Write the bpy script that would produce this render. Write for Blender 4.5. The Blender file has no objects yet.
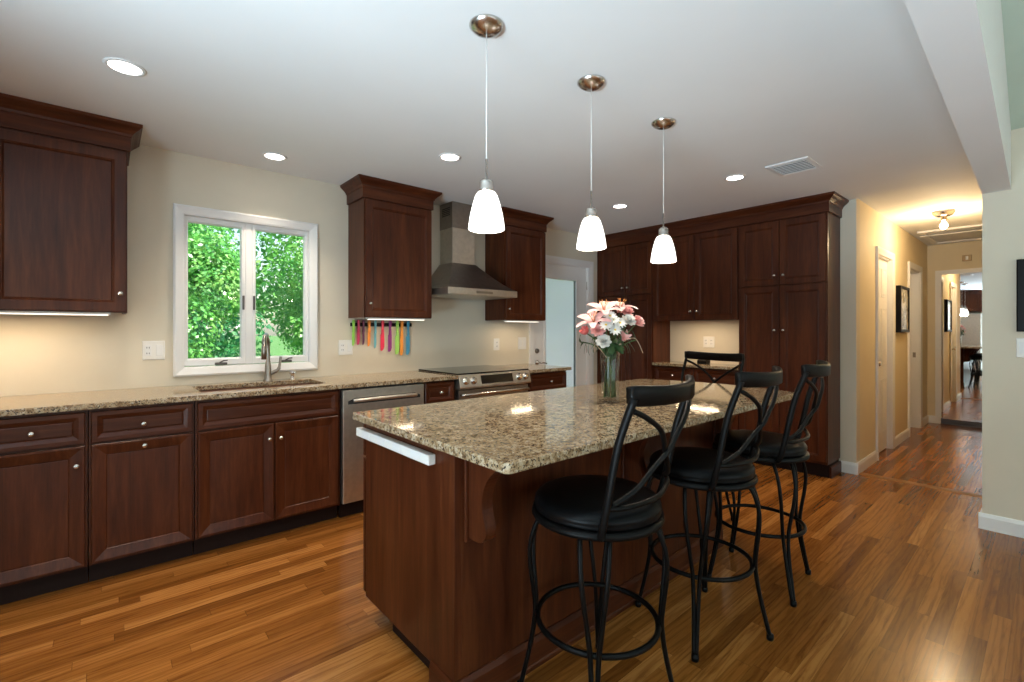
import bpy, math, random
from mathutils import Vector, Matrix
random.seed(7)
PI = math.pi
sc = bpy.context.scene
C = sc.collection

# ------------------------------------------------------------------ camera
HC = 1.272
cam = bpy.data.cameras.new('camera'); co = bpy.data.objects.new('camera', cam); C.objects.link(co)
cam.sensor_width = 36.0; cam.lens = 468.3/1024*36
cam.shift_y = -10.5/1024
cam.clip_start = 0.02; cam.clip_end = 200
co.location = (0, 0, HC); co.rotation_euler = (PI/2, 0, math.radians(49.063-90))
sc.camera = co
# ------------------------------------------------------------------ view, world, sun
sc.view_settings.view_transform = 'Standard'; sc.view_settings.look = 'None'
sc.view_settings.gamma = 1.0; sc.view_settings.use_curve_mapping = False
sc.view_settings.exposure = 0.24
sc.cycles.use_denoising = True
sc.cycles.sample_clamp_indirect = 6.0
sc.cycles.max_bounces = 10; sc.cycles.diffuse_bounces = 5; sc.cycles.glossy_bounces = 5
sc.cycles.transparent_max_bounces = 12
sc.cycles.caustics_reflective = False; sc.cycles.caustics_refractive = False
w = bpy.data.worlds.new('sky'); sc.world = w; w.use_nodes = True
wn = w.node_tree.nodes; wl = w.node_tree.links
bg = wn['Background']; sky = wn.new('ShaderNodeTexSky')
sky.sky_type = 'NISHITA'; sky.sun_disc = False; sky.sun_elevation = math.radians(48); sky.sun_rotation = math.radians(100)
sky.air_density = 1.3; sky.dust_density = 1.5
hz = wn.new('ShaderNodeMixRGB'); hz.inputs[0].default_value = .55; hz.inputs[2].default_value = (.62, .66, .70, 1)
wl.new(sky.outputs[0], hz.inputs[1]); wl.new(hz.outputs[0], bg.inputs[0]); bg.inputs[1].default_value = 0.5

def lamp(name, kind, loc, energy, col=(1, 1, 1), rot=(0, 0, 0), **k):
    l = bpy.data.lights.new(name, kind); l.energy = energy; l.color = col
    for a, b in k.items(): setattr(l, a, b)
    o = bpy.data.objects.new(name, l); C.objects.link(o); o.location = loc; o.rotation_euler = rot
    return o
def aim(d): return Vector(d).to_track_quat('-Z', 'Y').to_euler()
sun = lamp('sun', 'SUN', (6, -6, 12), 12.5, (1.0, .95, .85), aim((-.30, .55, -.75)), angle=.01)
WARM = (1.0, .82, .62); SOFT = (1.0, .85, .66); DAY = (.74, .89, 1.0)
# daylight coming in at the tall windows of the adjoining sunroom
for x in (-.9, 1.2, 3.2):
    lamp('sunroom_daylight', 'AREA', (x, -4.25, 1.25), 16, DAY, aim((0, 1, .1)), shape='RECTANGLE', size=1.7, size_y=2.0)
lamp('added_west_light', 'AREA', (-2.62, .15, 1.15), 26, DAY, aim((1, .2, .1)), shape='RECTANGLE', size=2.1, size_y=1.9)  # extra lamp added at the west opening for cool light from behind the camera
# area lamps added outside, facing up, to brighten the kitchen ceiling
lamp('added_uplight', 'AREA', (-3.4, .15, -.03), 1150, (.66, .84, 1.0), (PI, 0, 0), shape='RECTANGLE', size=1.8, size_y=2.3)
lamp('added_uplight', 'AREA', (1.0, -5.2, -.03), 45, (.68, .86, 1.0), (PI, 0, 0), shape='RECTANGLE', size=6.0, size_y=2.0)

# ------------------------------------------------------------------ materials
def base_mat(name):
    m = bpy.data.materials.new(name); m.use_nodes = True
    nt = m.node_tree; return m, nt, nt.nodes['Principled BSDF']
def N(nt, t, **k):
    n = nt.nodes.new(t)
    for a, b in k.items(): setattr(n, a, b)
    return n
def ramp(nt, fac, stops):
    r = N(nt, 'ShaderNodeValToRGB'); e = r.color_ramp.elements
    while len(e) < len(stops): e.new(.5)
    for i, (p, c) in enumerate(stops): e[i].position = p; e[i].color = (*c, 1)
    nt.links.new(fac, r.inputs[0]); return r.outputs[0]
def coords(nt, scale=(1, 1, 1), which='Object'):
    t = N(nt, 'ShaderNodeTexCoord'); mp = N(nt, 'ShaderNodeMapping'); mp.inputs['Scale'].default_value = scale
    nt.links.new(t.outputs[which], mp.inputs[0]); return mp.outputs[0]
def noise(nt, vec, scale, detail=4, rough=.55, dist=0):
    n = N(nt, 'ShaderNodeTexNoise'); n.inputs['Scale'].default_value = scale; n.inputs['Detail'].default_value = detail
    n.inputs['Roughness'].default_value = rough; n.inputs['Distortion'].default_value = dist
    nt.links.new(vec, n.inputs['Vector']); return n.outputs['Fac']
def bump(nt, p, h, strength, dist=.002):
    b = N(nt, 'ShaderNodeBump'); b.inputs['Strength'].default_value = strength; b.inputs['Distance'].default_value = dist
    nt.links.new(h, b.inputs['Height']); nt.links.new(b.outputs[0], p.inputs['Normal'])
def plain(name, col, rough=.5, metal=0, coat=0, var=.04, vs=6, bmp=0, emit=None, es=0):
    m, nt, p = base_mat(name); v = coords(nt)
    f = noise(nt, v, vs, 3)
    nt.links.new(ramp(nt, f, [(.3, tuple(c*(1-var) for c in col)), (.7, tuple(min(1, c*(1+var)) for c in col))]), p.inputs['Base Color'])
    p.inputs['Roughness'].default_value = rough; p.inputs['Metallic'].default_value = metal
    p.inputs['Coat Weight'].default_value = coat; p.inputs['Coat Roughness'].default_value = .12
    if bmp: bump(nt, p, noise(nt, v, 180, 3), bmp)
    if emit: p.inputs['Emission Color'].default_value = (*emit, 1); p.inputs['Emission Strength'].default_value = es
    return m
def wood(name, dark, mid, light, scale, rough=.34, coat=.03):
    m, nt, p = base_mat(name); v = coords(nt, scale)
    f = noise(nt, v, 1.0, 6, .6, .6); g = noise(nt, v, 5.0, 4, .6)
    mx = N(nt, 'ShaderNodeMath', operation='MULTIPLY_ADD'); mx.inputs[1].default_value = .3
    nt.links.new(g, mx.inputs[0]); sb = N(nt, 'ShaderNodeMath', operation='MULTIPLY'); sb.inputs[1].default_value = .7
    nt.links.new(f, sb.inputs[0]); nt.links.new(sb.outputs[0], mx.inputs[2])
    nt.links.new(ramp(nt, mx.outputs[0], [(.32, dark), (.5, mid), (.68, light)]), p.inputs['Base Color'])
    p.inputs['Roughness'].default_value = rough; p.inputs['Specular IOR Level'].default_value = .22; p.inputs['Coat Weight'].default_value = coat; p.inputs['Coat Roughness'].default_value = .22
    return m
D_, M_, L_ = (.034, .0072, .0028), (.070, .0170, .0058), (.115, .0330, .0105)
cherry = wood('cherry_wood', D_, M_, L_, (16, 16, 1.3))
cherry_h = wood('cherry_wood_along_x', D_, M_, L_, (1.3, 16, 16))
cherry_y = wood('cherry_wood_along_y', D_, M_, L_, (16, 1.3, 16))
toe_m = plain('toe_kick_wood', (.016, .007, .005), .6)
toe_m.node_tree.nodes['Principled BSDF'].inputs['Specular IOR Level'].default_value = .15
steel = plain('brushed_steel', (.62, .57, .50), .42, 1, var=.08, vs=30)
steel_d = plain('dark_brushed_steel', (.34, .30, .26), .34, 1, var=.08, vs=30)
nickel = plain('satin_nickel', (.62, .58, .53), .24, 1)
iron = plain('black_iron', (.0045, .004, .0038), .40, 0, coat=0)
leather = plain('black_leather', (.0035, .0035, .0038), .36, 0, coat=0, bmp=.12)
for m_ in (iron, leather): m_.node_tree.nodes['Principled BSDF'].inputs['Specular IOR Level'].default_value = .13
bronze = plain('dark_bronze', (.10, .085, .08), .4, .3)
blackg = plain('black_glass', (.008, .008, .009), .06, 0)
wallm = plain('cream_wall_paint', (.68, .615, .495), .75, var=.015)
hallm = plain('hall_wall_paint', (.74, .635, .44), .7, var=.015)
mintm = plain('pale_sunroom_paint', (.52, .62, .53), .75, var=.02)
ceilm = plain('ceiling_paint', (.80, .80, .79), .8, var=.02, vs=1.5)
white = plain('white_trim_paint', (.80, .79, .78), .35, var=.01)
plast = plain('white_plastic', (.82, .80, .76), .35, var=.01)
darkhole = plain('dark_slot', (.02, .02, .02), .6)
glassy = None
def glass_mat(name, tint=(1, 1, 1), gl=.005):
    m, nt, p = base_mat(name); nt.nodes.remove(p); o = nt.nodes['Material Output']
    t = N(nt, 'ShaderNodeBsdfTransparent'); t.inputs[0].default_value = (*tint, 1)
    g = N(nt, 'ShaderNodeBsdfGlossy'); g.inputs['Roughness'].default_value = .02
    lw = N(nt, 'ShaderNodeLayerWeight'); lw.inputs[0].default_value = .5
    pw = N(nt, 'ShaderNodeMath', operation='POWER'); pw.inputs[1].default_value = 5; nt.links.new(lw.outputs['Facing'], pw.inputs[0])
    ma = N(nt, 'ShaderNodeMath', operation='MULTIPLY_ADD'); ma.inputs[1].default_value = .8; ma.inputs[2].default_value = gl; nt.links.new(pw.outputs[0], ma.inputs[0])
    mx = N(nt, 'ShaderNodeMixShader'); nt.links.new(ma.outputs[0], mx.inputs[0])
    nt.links.new(t.outputs[0], mx.inputs[1]); nt.links.new(g.outputs[0], mx.inputs[2]); nt.links.new(mx.outputs[0], o.inputs[0])
    return m
pane = glass_mat('window_glass', (.96, .98, .97)); vase_g = glass_mat('vase_glass', (.95, .965, .955), .05)
def mirror_mat():
    m, nt, p = base_mat('mirror_silvering'); p.inputs['Base Color'].default_value = (.86, .86, .84, 1)
    p.inputs['Metallic'].default_value = 1; p.inputs['Roughness'].default_value = .015; return m
mirr = mirror_mat()
def emit_mat(name, col, s, base=(.8, .8, .8)):
    return plain(name, base, .3, emit=col, es=s, var=0)
can_m = emit_mat('can_light_lens', (1, .95, .88), 9)
strip_m = emit_mat('under_cabinet_lens', (1, .88, .70), 1.5)
shade_m = emit_mat('opal_glass_shade', (1, .95, .87), 2.2)
bulb_m = emit_mat('bulb_glow', (1, .85, .6), 30)
def granite(name, scale=1.0, tan=1.0):
    m, nt, p = base_mat(name); v = coords(nt)
    a = noise(nt, v, 26*scale, 6, .68, .5); b = noise(nt, v, 75*scale, 3, .6, .3); c = noise(nt, v, 48*scale, 4, .7, .2)
    col = ramp(nt, a, [(.30, (.055, .032, .018)), (.42, (.23*tan, .140, .068)), (.52, (.38, .275, .160)), (.64, (.50, .41, .29)), (.78, (.26, .21, .16))])
    k = ramp(nt, b, [(.40, (1, 1, 1)), (.45, (0, 0, 0))])
    mx = N(nt, 'ShaderNodeMixRGB'); nt.links.new(k, mx.inputs[0]); nt.links.new(col, mx.inputs[1]); mx.inputs[2].default_value = (.028, .022, .02, 1)
    k2 = ramp(nt, c, [(.60, (0, 0, 0)), (.68, (1, 1, 1))])
    m2 = N(nt, 'ShaderNodeMixRGB'); nt.links.new(k2, m2.inputs[0]); nt.links.new(mx.outputs[0], m2.inputs[1]); m2.inputs[2].default_value = (.56, .51, .43, 1)
    nt.links.new(m2.outputs[0], p.inputs['Base Color']); p.inputs['Roughness'].default_value = .07
    return m
gran = granite('speckled_granite', 1.9); 
def floor_mat():
    m, nt, p = base_mat('oak_strip_floor'); L = nt.links
    t = N(nt, 'ShaderNodeTexCoord'); sp = N(nt, 'ShaderNodeSeparateXYZ'); L.new(t.outputs['Object'], sp.inputs[0])
    def mth(op, a, b=None, c=None):
        n = N(nt, 'ShaderNodeMath', operation=op)
        for i, q in enumerate((a, b, c)):
            if q is None: continue
            if isinstance(q, (int, float)): n.inputs[i].default_value = q
            else: L.new(q, n.inputs[i])
        return n.outputs[0]
    W, LEN = .0572, .85
    ry = mth('DIVIDE', sp.outputs[1], W); row = mth('FLOOR', ry); fy = mth('FRACT', ry)
    wn1 = N(nt, 'ShaderNodeTexWhiteNoise', noise_dimensions='1D'); L.new(row, wn1.inputs['W'])
    rx = mth('ADD', mth('DIVIDE', sp.outputs[0], LEN), mth('MULTIPLY', wn1.outputs[0], 7.3)); col = mth('FLOOR', rx); fx = mth('FRACT', rx)
    cb = N(nt, 'ShaderNodeCombineXYZ'); L.new(row, cb.inputs[0]); L.new(col, cb.inputs[1])
    wn2 = N(nt, 'ShaderNodeTexWhiteNoise', noise_dimensions='2D'); L.new(cb.outputs[0], wn2.inputs['Vector'])
    tone = ramp(nt, wn2.outputs[0], [(0, (.19, .064, .012)), (.35, (.285, .100, .019)), (.75, (.36, .134, .027)), (1, (.47, .195, .048))])
    gv = N(nt, 'ShaderNodeCombineXYZ'); L.new(mth('MULTIPLY', sp.outputs[0], 3.0), gv.inputs[0]); L.new(mth('MULTIPLY', sp.outputs[1], 42), gv.inputs[1]); L.new(mth('MULTIPLY', wn2.outputs[0], 50), gv.inputs[2])
    g = noise(nt, gv.outputs[0], 1.0, 6, .65, 1.2)
    gr = ramp(nt, g, [(.30, (.46, .38, .32)), (.46, (.86, .82, .78)), (.58, (1, 1, 1)), (.8, (1.0, .96, .92))])
    wv = N(nt, 'ShaderNodeCombineXYZ'); L.new(mth('MULTIPLY', sp.outputs[0], .75), wv.inputs[0]); L.new(mth('MULTIPLY', sp.outputs[1], 9), wv.inputs[1]); L.new(mth('MULTIPLY', wn2.outputs[0], 31), wv.inputs[2])
    wave = N(nt, 'ShaderNodeTexWave', wave_type='BANDS', bands_direction='Y'); L.new(wv.outputs[0], wave.inputs['Vector'])
    wave.inputs['Scale'].default_value = 1.3; wave.inputs['Distortion'].default_value = 12; wave.inputs['Detail'].default_value = 4; wave.inputs['Detail Scale'].default_value = 1.3
    wr = ramp(nt, wave.outputs[0], [(.0, (.70, .62, .54)), (.4, (1, 1, 1)), (1, (1.04, 1.02, 1.0))])
    m0 = N(nt, 'ShaderNodeMixRGB', blend_type='MULTIPLY'); m0.inputs[0].default_value = .7; L.new(tone, m0.inputs[1]); L.new(wr, m0.inputs[2])
    mx = N(nt, 'ShaderNodeMixRGB', blend_type='MULTIPLY'); mx.inputs[0].default_value = .85; L.new(m0.outputs[0], mx.inputs[1]); L.new(gr, mx.inputs[2])
    e1 = mth('MULTIPLY', mth('LESS_THAN', fy, .022), .5); e2 = mth('MULTIPLY', mth('LESS_THAN', fx, .003), .5); ed = mth('MAXIMUM', e1, e2)
    m2 = N(nt, 'ShaderNodeMixRGB'); L.new(ed, m2.inputs[0]); L.new(mx.outputs[0], m2.inputs[1]); m2.inputs[2].default_value = (.07, .028, .009, 1)
    L.new(m2.outputs[0], p.inputs['Base Color'])
    rr = mth('MULTIPLY_ADD', g, .12, .15); L.new(rr, p.inputs['Roughness'])
    p.inputs['Specular IOR Level'].default_value = .32
    bump(nt, p, mth('SUBTRACT', mth('MULTIPLY', g, .2), ed), .07, .0015)
    return m
floorm = floor_mat()
oak_trim = wood('oak_threshold', (.22, .09, .026), (.32, .14, .042), (.40, .19, .06), (16, 1.5, 16))

# ------------------------------------------------------------------ mesh builder
class MB:
    def __init__(s): s.v = []; s.f = []; s.sm = []
    def add(s, vs, fs, smooth=False):
        b = len(s.v); s.v += [tuple(map(float, p)) for p in vs]
        for f in fs: s.f.append(tuple(b+i for i in f)); s.sm.append(smooth)
        return s
    def box(s, x0, x1, y0, y1, z0, z1):
        x0, x1 = min(x0, x1), max(x0, x1); y0, y1 = min(y0, y1), max(y0, y1); z0, z1 = min(z0, z1), max(z0, z1)
        return s.add([(x0,y0,z0),(x1,y0,z0),(x1,y1,z0),(x0,y1,z0),(x0,y0,z1),(x1,y0,z1),(x1,y1,z1),(x0,y1,z1)],
                     [(0,3,2,1),(4,5,6,7),(0,1,5,4),(1,2,6,5),(2,3,7,6),(3,0,4,7)])
    def tube(s, path, r, n=8, caps=True, flat=1.0, up=None):
        P = [Vector(p) for p in path]; R = r if isinstance(r, (list, tuple)) else [r]*len(P); vs = []
        T0 = (P[1]-P[0]).normalized(); u = Vector(up) if up else (Vector((0, 0, 1)) if abs(T0.z) < .9 else Vector((1, 0, 0)))
        for i, p in enumerate(P):
            T = (P[min(i+1, len(P)-1)]-P[max(i-1, 0)]).normalized()
            a = T.cross(u)
            if a.length < 1e-4: a = T.orthogonal()
            a.normalize(); b = a.cross(T).normalized()
            if not up: u = b
            for k in range(n):
                t = 2*PI*k/n; vs.append(p+a*math.cos(t)*R[i]+b*math.sin(t)*R[i]*flat)
        fs = [(i*n+k, i*n+(k+1) % n, (i+1)*n+(k+1) % n, (i+1)*n+k) for i in range(len(P)-1) for k in range(n)]
        s.add(vs, fs, True)
        if caps:
            m = len(s.v)-len(vs)
            s.f.append(tuple(m+k for k in range(n))[::-1]); s.sm.append(False)
            s.f.append(tuple(m+(len(P)-1)*n+k for k in range(n))); s.sm.append(False)
        return s
    def ring(s, c, R, r, n=40, m=8):
        vs = []; fs = []
        for i in range(n):
            a = 2*PI*i/n
            for k in range(m):
                b = 2*PI*k/m; q = R+r*math.cos(b); vs.append((c[0]+q*math.cos(a), c[1]+q*math.sin(a), c[2]+r*math.sin(b)))
        for i in range(n):
            for k in range(m): fs.append((i*m+k, ((i+1) % n)*m+k, ((i+1) % n)*m+(k+1) % m, i*m+(k+1) % m))
        return s.add(vs, fs, True)
    def lathe(s, c, prof, n=24, axis='Z', sm=True):
        # prof: (radius, height) list
        vs = []; fs = []
        for r, h in prof:
            for k in range(n):
                a = 2*PI*k/n; p, q = max(r, 1e-5)*math.cos(a), max(r, 1e-5)*math.sin(a)
                vs.append({'Z': (c[0]+p, c[1]+q, c[2]+h), '-Y': (c[0]+p, c[1]-h, c[2]+q), '-X': (c[0]-h, c[1]+p, c[2]+q), 'Y': (c[0]+p, c[1]+h, c[2]+q)}[axis])
        for i in range(len(prof)-1):
            for k in range(n): fs.append((i*n+k, i*n+(k+1) % n, (i+1)*n+(k+1) % n, (i+1)*n+k))
        return s.add(vs, fs, sm)
    def prism(s, poly, a0, a1, axis='X'):
        # poly in the two other axes, extruded along axis
        n = len(poly); f = {'X': lambda p, a: (a, p[0], p[1]), 'Y': lambda p, a: (p[0], a, p[1]), 'Z': lambda p, a: (p[0], p[1], a)}[axis]
        vs = [f(p, a0) for p in poly]+[f(p, a1) for p in poly]
        return s.add(vs, [tuple(range(n))[::-1], tuple(range(n, 2*n))]+[(i, (i+1) % n, n+(i+1) % n, n+i) for i in range(n)])
    def loops(s, rings, close_ends=True, smooth=False):
        n = len(rings[0]); vs = [p for r in rings for p in r]
        fs = [(i*n+k, i*n+(k+1) % n, (i+1)*n+(k+1) % n, (i+1)*n+k) for i in range(len(rings)-1) for k in range(n)]
        if close_ends: fs += [tuple(range(n))[::-1], tuple((len(rings)-1)*n+k for k in range(n))]
        return s.add(vs, fs, smooth)
    def grid(s, us, vs_, holes, d0, d1, axis):
        # slab with rectangular holes; u,v in plane, d thickness. axis = thickness axis
        f = {'X': lambda u, v, d: (d, u, v), 'Y': lambda u, v, d: (u, d, v), 'Z': lambda u, v, d: (u, v, d)}[axis]
        nu, nv = len(us)-1, len(vs_)-1
        solid = lambda i, j: 0 <= i < nu and 0 <= j < nv and not any(h[0] <= (us[i]+us[i+1])/2 <= h[1] and h[2] <= (vs_[j]+vs_[j+1])/2 <= h[3] for h in holes)
        for i in range(nu):
            for j in range(nv):
                if not solid(i, j): continue
                a, b, c, d = us[i], us[i+1], vs_[j], vs_[j+1]
                s.add([f(a,c,d0),f(b,c,d0),f(b,d,d0),f(a,d,d0)], [(0,1,2,3)]); s.add([f(a,c,d1),f(b,c,d1),f(b,d,d1),f(a,d,d1)], [(0,1,2,3)])
                for (di, dj, p, q) in ((-1,0,(a,c),(a,d)),(1,0,(b,c),(b,d)),(0,-1,(a,c),(b,c)),(0,1,(a,d),(b,d))):
                    if not solid(i+di, j+dj): s.add([f(*p,d0),f(*q,d0),f(*q,d1),f(*p,d1)], [(0,1,2,3)])
        return s
    def build(s, name, m, parent=None, bevel=0, weld=True, origin=None, world=True):
        off = Vector((0, 0, 0))
        if origin is not None: off = Vector(origin)
        elif parent is not None and world: off = WL[parent]
        me = bpy.data.meshes.new(name); me.from_pydata([tuple(Vector(v)-off) for v in s.v], [], s.f)
        me.polygons.foreach_set('use_smooth', s.sm)
        import bmesh
        bm = bmesh.new(); bm.from_mesh(me)
        if weld: bmesh.ops.remove_doubles(bm, verts=bm.verts, dist=1e-5)
        bmesh.ops.recalc_face_normals(bm, faces=bm.faces); bm.to_mesh(me); bm.free()
        me.materials.append(m)
        o = bpy.data.objects.new(name, me); C.objects.link(o)
        WL[o] = off if (parent is None or world) else WL[parent]
        if parent is not None: o.parent = parent
        elif origin is not None: o.location = off
        if bevel:
            b = o.modifiers.new('bevel', 'BEVEL'); b.width = bevel; b.segments = 2; b.limit_method = 'ANGLE'; b.angle_limit = .6
        return o
WL = {}
def spline(pts, n=8):
    P = [Vector(p) for p in pts]; out = []
    for i in range(len(P)-1):
        p0, p1, p2, p3 = P[max(i-1, 0)], P[i], P[i+1], P[min(i+2, len(P)-1)]
        for k in range(n):
            t = k/n; out.append(.5*((2*p1)+(p2-p0)*t+(2*p0-5*p1+4*p2-p3)*t*t+(3*p1-p0-3*p2+p3)*t**3))
    return out+[P[-1]]
def tag(o, label=None, cat=None, group=None, kind=None):
    if label: o['label'] = label
    if cat: o['category'] = cat
    if group: o['group'] = group
    if kind: o['kind'] = kind
    return o
def thing(name, loc, label, cat, group=None, rz=0):
    o = bpy.data.objects.new(name, None); C.objects.link(o); o.location = loc; o.rotation_euler = (0, 0, rz); o.empty_display_size = .1
    WL[o] = Vector(loc); return tag(o, label, cat, group)
def struct(name, mb, m, label=None, **k):
    o = mb.build(name, m, **k); return tag(o, label, name.split('_')[0], kind='structure')
def copy_tree(o, parent=None):
    c = o.copy(); C.objects.link(c); WL[c] = WL[o]
    if parent is not None: c.parent = parent
    for ch in [x for x in o.children]: copy_tree(ch, c)
    return c

# ------------------------------------------------------------------ room shell
H = 2.435; YW = 3.734; XB = 5.013; YH = 1.133; XS = 4.26; YS = .294; XE = 8.62; XWW = -2.3; YSS = -4.0
struct('floor', MB().box(XWW-.12, XE+.12, YSS-.12, YW+.12, -.06, 0), floorm, 'oak strip floor running through kitchen and hall')
struct('trim_1', MB().prism([(5.02,0),(5.03,.006),(5.10,.006),(5.11,0)], YS, YH, 'Y'), oak_trim, 'oak threshold strip across the hall entrance')
struct('ceiling', MB().box(XWW, XB, YS-.10, YW+.1, H, H+.1), ceilm, 'white kitchen ceiling')
struct('ceiling_hall', MB().box(XB, XE+.1, YS-.1, YH+.6, H+.014, H+.1), ceilm, 'hall ceiling')
w1 = MB().grid([XWW-.12, .375, 1.195, 3.55, 4.49, XB+.12], [0, 1.02, 2.05, H+.1], [(.375,1.195,1.02,2.05),(3.55,4.49,0,2.05)], YW, YW+.16, 'Y')
struct('wall_north', w1, wallm, 'cream wall with the sink window')
struct('wall_east', MB().box(XB, XB+.12, YH+.10, YW, 0, H+.1).box(XB, XB+.12, YH, YH+.10, 0, H+.1), wallm, 'cream wall behind the tall cabinets')
d1a, d1b, d2a, d2b = 5.76, 6.39, 7.32, 8.03
struct('wall_hall', MB().grid([XB+.12, d1a, d1b, d2a, d2b, XE+.1], [0, 2.04, H+.1], [(d1a,d1b,0,2.04),(d2a,d2b,0,2.04)], YH, YH+.10, 'Y'), hallm, 'warm hall wall with two doors')
struct('wall_hall_end', MB().box(XE, XE+.12, YS-.1, YH+.1, 0, H+.1), hallm, 'end wall of the hall')
struct('wall_hall_south', MB().box(XS+.12, XE, YS-.12, YS, 0, H+.1), hallm, 'right hand hall wall')
struct('wall_stub', MB().box(XS, XS+.12, YSS, YS, 0, H+.25), wallm, 'short wall carrying the beam')
struct('wall_beam', MB().prism([(XWW, .078), (XS, .167), (XS, YS), (XWW, .205)], 2.15, H+.001, 'Z').prism([(XWW, .078), (XS, .167), (XS, .18), (XWW, .091)], H+.001, 3.95, 'Z'), ceilm, 'dropped beam between kitchen and sunroom')
sl = lambda x: 2.52+.2*(XS-x)
struct('ceiling_sunroom', MB().prism([(XWW, sl(XWW)), (XS+.12, sl(XS+.12)), (XS+.12, sl(XS+.12)+.1), (XWW, sl(XWW)+.1)], YSS-.1, .178, 'Y'), mintm, 'sloping sunroom ceiling')
struct('wall_west', MB().grid([YSS, -.95, 1.25, YW], [0, .04, 2.2, 3.95], [(-.95, 1.25, .04, 2.2)], XWW-.12, XWW, 'X'), wallm, 'wall behind the camera')
wins = [(-1.75, -.05), (.35, 2.05), (2.4, 4.0)]
struct('wall_south', MB().grid([XWW-.12]+[q for p in wins for q in p]+[XS+.12], [0, .04, 2.4, 3.95], [(a, b, .04, 2.4) for a, b in wins], YSS-.12, YSS, 'Y'), mintm, 'sunroom wall with tall windows')
for i, (a, b) in enumerate(wins):
    fr = MB(); m_ = (a+b)/2
    for x0, x1 in ((a, a+.05), (m_-.025, m_+.025), (b-.05, b)): fr.box(x0, x1, YSS-.09, YSS-.03, .04, 2.4)
    for z0, z1 in ((.04, .10), (2.35, 2.4)): fr.box(a, b, YSS-.088, YSS-.032, z0, z1)
    wo = struct('window_%d' % (i+2), fr, white, 'tall sunroom window')
    MB().box(a, b, YSS-.064, YSS-.058, .06, 2.38).build('pane', pane, wo)
fr = MB()
for y in (-.95, .125, 1.20): fr.box(XWW-.09, XWW-.03, y, y+.05, .04, 2.2)
for z_ in (.04, 2.15): fr.box(XWW-.088, XWW-.032, -.95, 1.25, z_, z_+.05)
wo = struct('window_5', fr, white, 'wide window added behind the camera for cool daylight')  # opening added so cool light grades the ceiling from left to right
MB().box(XWW-.064, XWW-.058, -.93, 1.23, .06, 2.18).build('pane', pane, wo)
# baseboards
def base_run(name, pts, off, m=white, h=.10, t=.015):
    pass
bbp = lambda d, s: [(0, 0), (s*.016, 0), (s*.016, .075), (s*.008, .10), (0, .10)]
struct('baseboard_stub', MB().prism([(XS-a, z) for a, z in [(0,0),(.016,0),(.016,.078),(.008,.10),(0,.10)]], -1.6, YS+.016, 'Y').prism([(YS+a, z) for a, z in [(0,0),(.016,0),(.016,.078),(.008,.10),(0,.10)]], XS, XS+1.2, 'X'), white, 'white baseboard on short wall')
P_ = [(0,0),(-.016,0),(-.016,.078),(-.008,.10),(0,.10)]
struct('baseboard_hall', MB().prism([(YH+a, z) for a, z in P_], XB, d1a-.065, 'X').prism([(YH+a, z) for a, z in P_], d1b+.065, d2a-.065, 'X').prism([(YH+a, z) for a, z in P_], d2b+.065, XE, 'X'), white, 'white baseboard along the hall wall')
struct('baseboard_east', MB().prism([(XB+a, z) for a, z in P_], YH-.016, 1.245, 'Y'), white, 'white baseboard on wall end by tall cabinet')
struct('baseboard_hall_end', MB().prism([(XE+a, z) for a, z in P_], 1.035, YH, 'Y'), white, 'white baseboard in the hall corner')

# ------------------------------------------------------------------ sink window (window_1)
wf = MB()
x0, x1, z0, z1 = .329, 1.24, .970, 2.095; ix0, ix1, iz0, iz1 = .388, 1.182, 1.034, 2.036
for a in range(1):
    prof = [(0, .0), (0, .018), (.012, .024), (.030, .018), (.05, .012), (.060, .006), (.060, -.06)]
    rings = [[(x0+d, YW-h, z0+d), (x1-d, YW-h, z0+d), (x1-d, YW-h, z1-d), (x0+d, YW-h, z1-d)] for d, h in prof]
    wf.loops(rings, close_ends=False)
win = struct('window_1', wf, white, 'white framed double casement window above the sink')
gm = MB().box(.752, .792, YW+.03, YW+.075, iz0, iz1)
gm.build('mullion', white, win, bevel=.003)
for sx0, sx1, nm in ((ix0-.002, .752, 'a'), (.792, ix1+.002, 'b')):
    sp = [(0, -.075), (0, -.035), (.004, -.032), (.022, -.032), (.028, -.042), (.028, -.075)]
    sh = MB().loops([[(sx0+d, YW-h, iz0+d*1.75), (sx1-d, YW-h, iz0+d*1.75), (sx1-d, YW-h, iz1-d*1.4), (sx0+d, YW-h, iz1-d*1.4)] for d, h in sp], close_ends=False)
    so = sh.build('sash', white, win)
    MB().box(sx0+.02, sx1-.02, YW+.056, YW+.060, iz0+.02, iz1-.02).build('pane', pane, so)
    lx = sx1-.014 if nm == 'a' else sx0+.014
    MB().box(lx-.006, lx+.006, YW+.018, YW+.034, 1.42, 1.52).build('sash_lock', bronze, so, bevel=.002)
    cx = .60 if nm == 'a' else 1.02
    MB().box(cx-.035, cx+.035, YW+.002, YW+.035, 1.036, 1.052).tube([(cx-.01, YW+.012, 1.05), (cx+.012, YW-.004, 1.066), (cx+.035, YW-.01, 1.068)], .005).build('crank_handle', bronze, win, bevel=.002)

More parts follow.
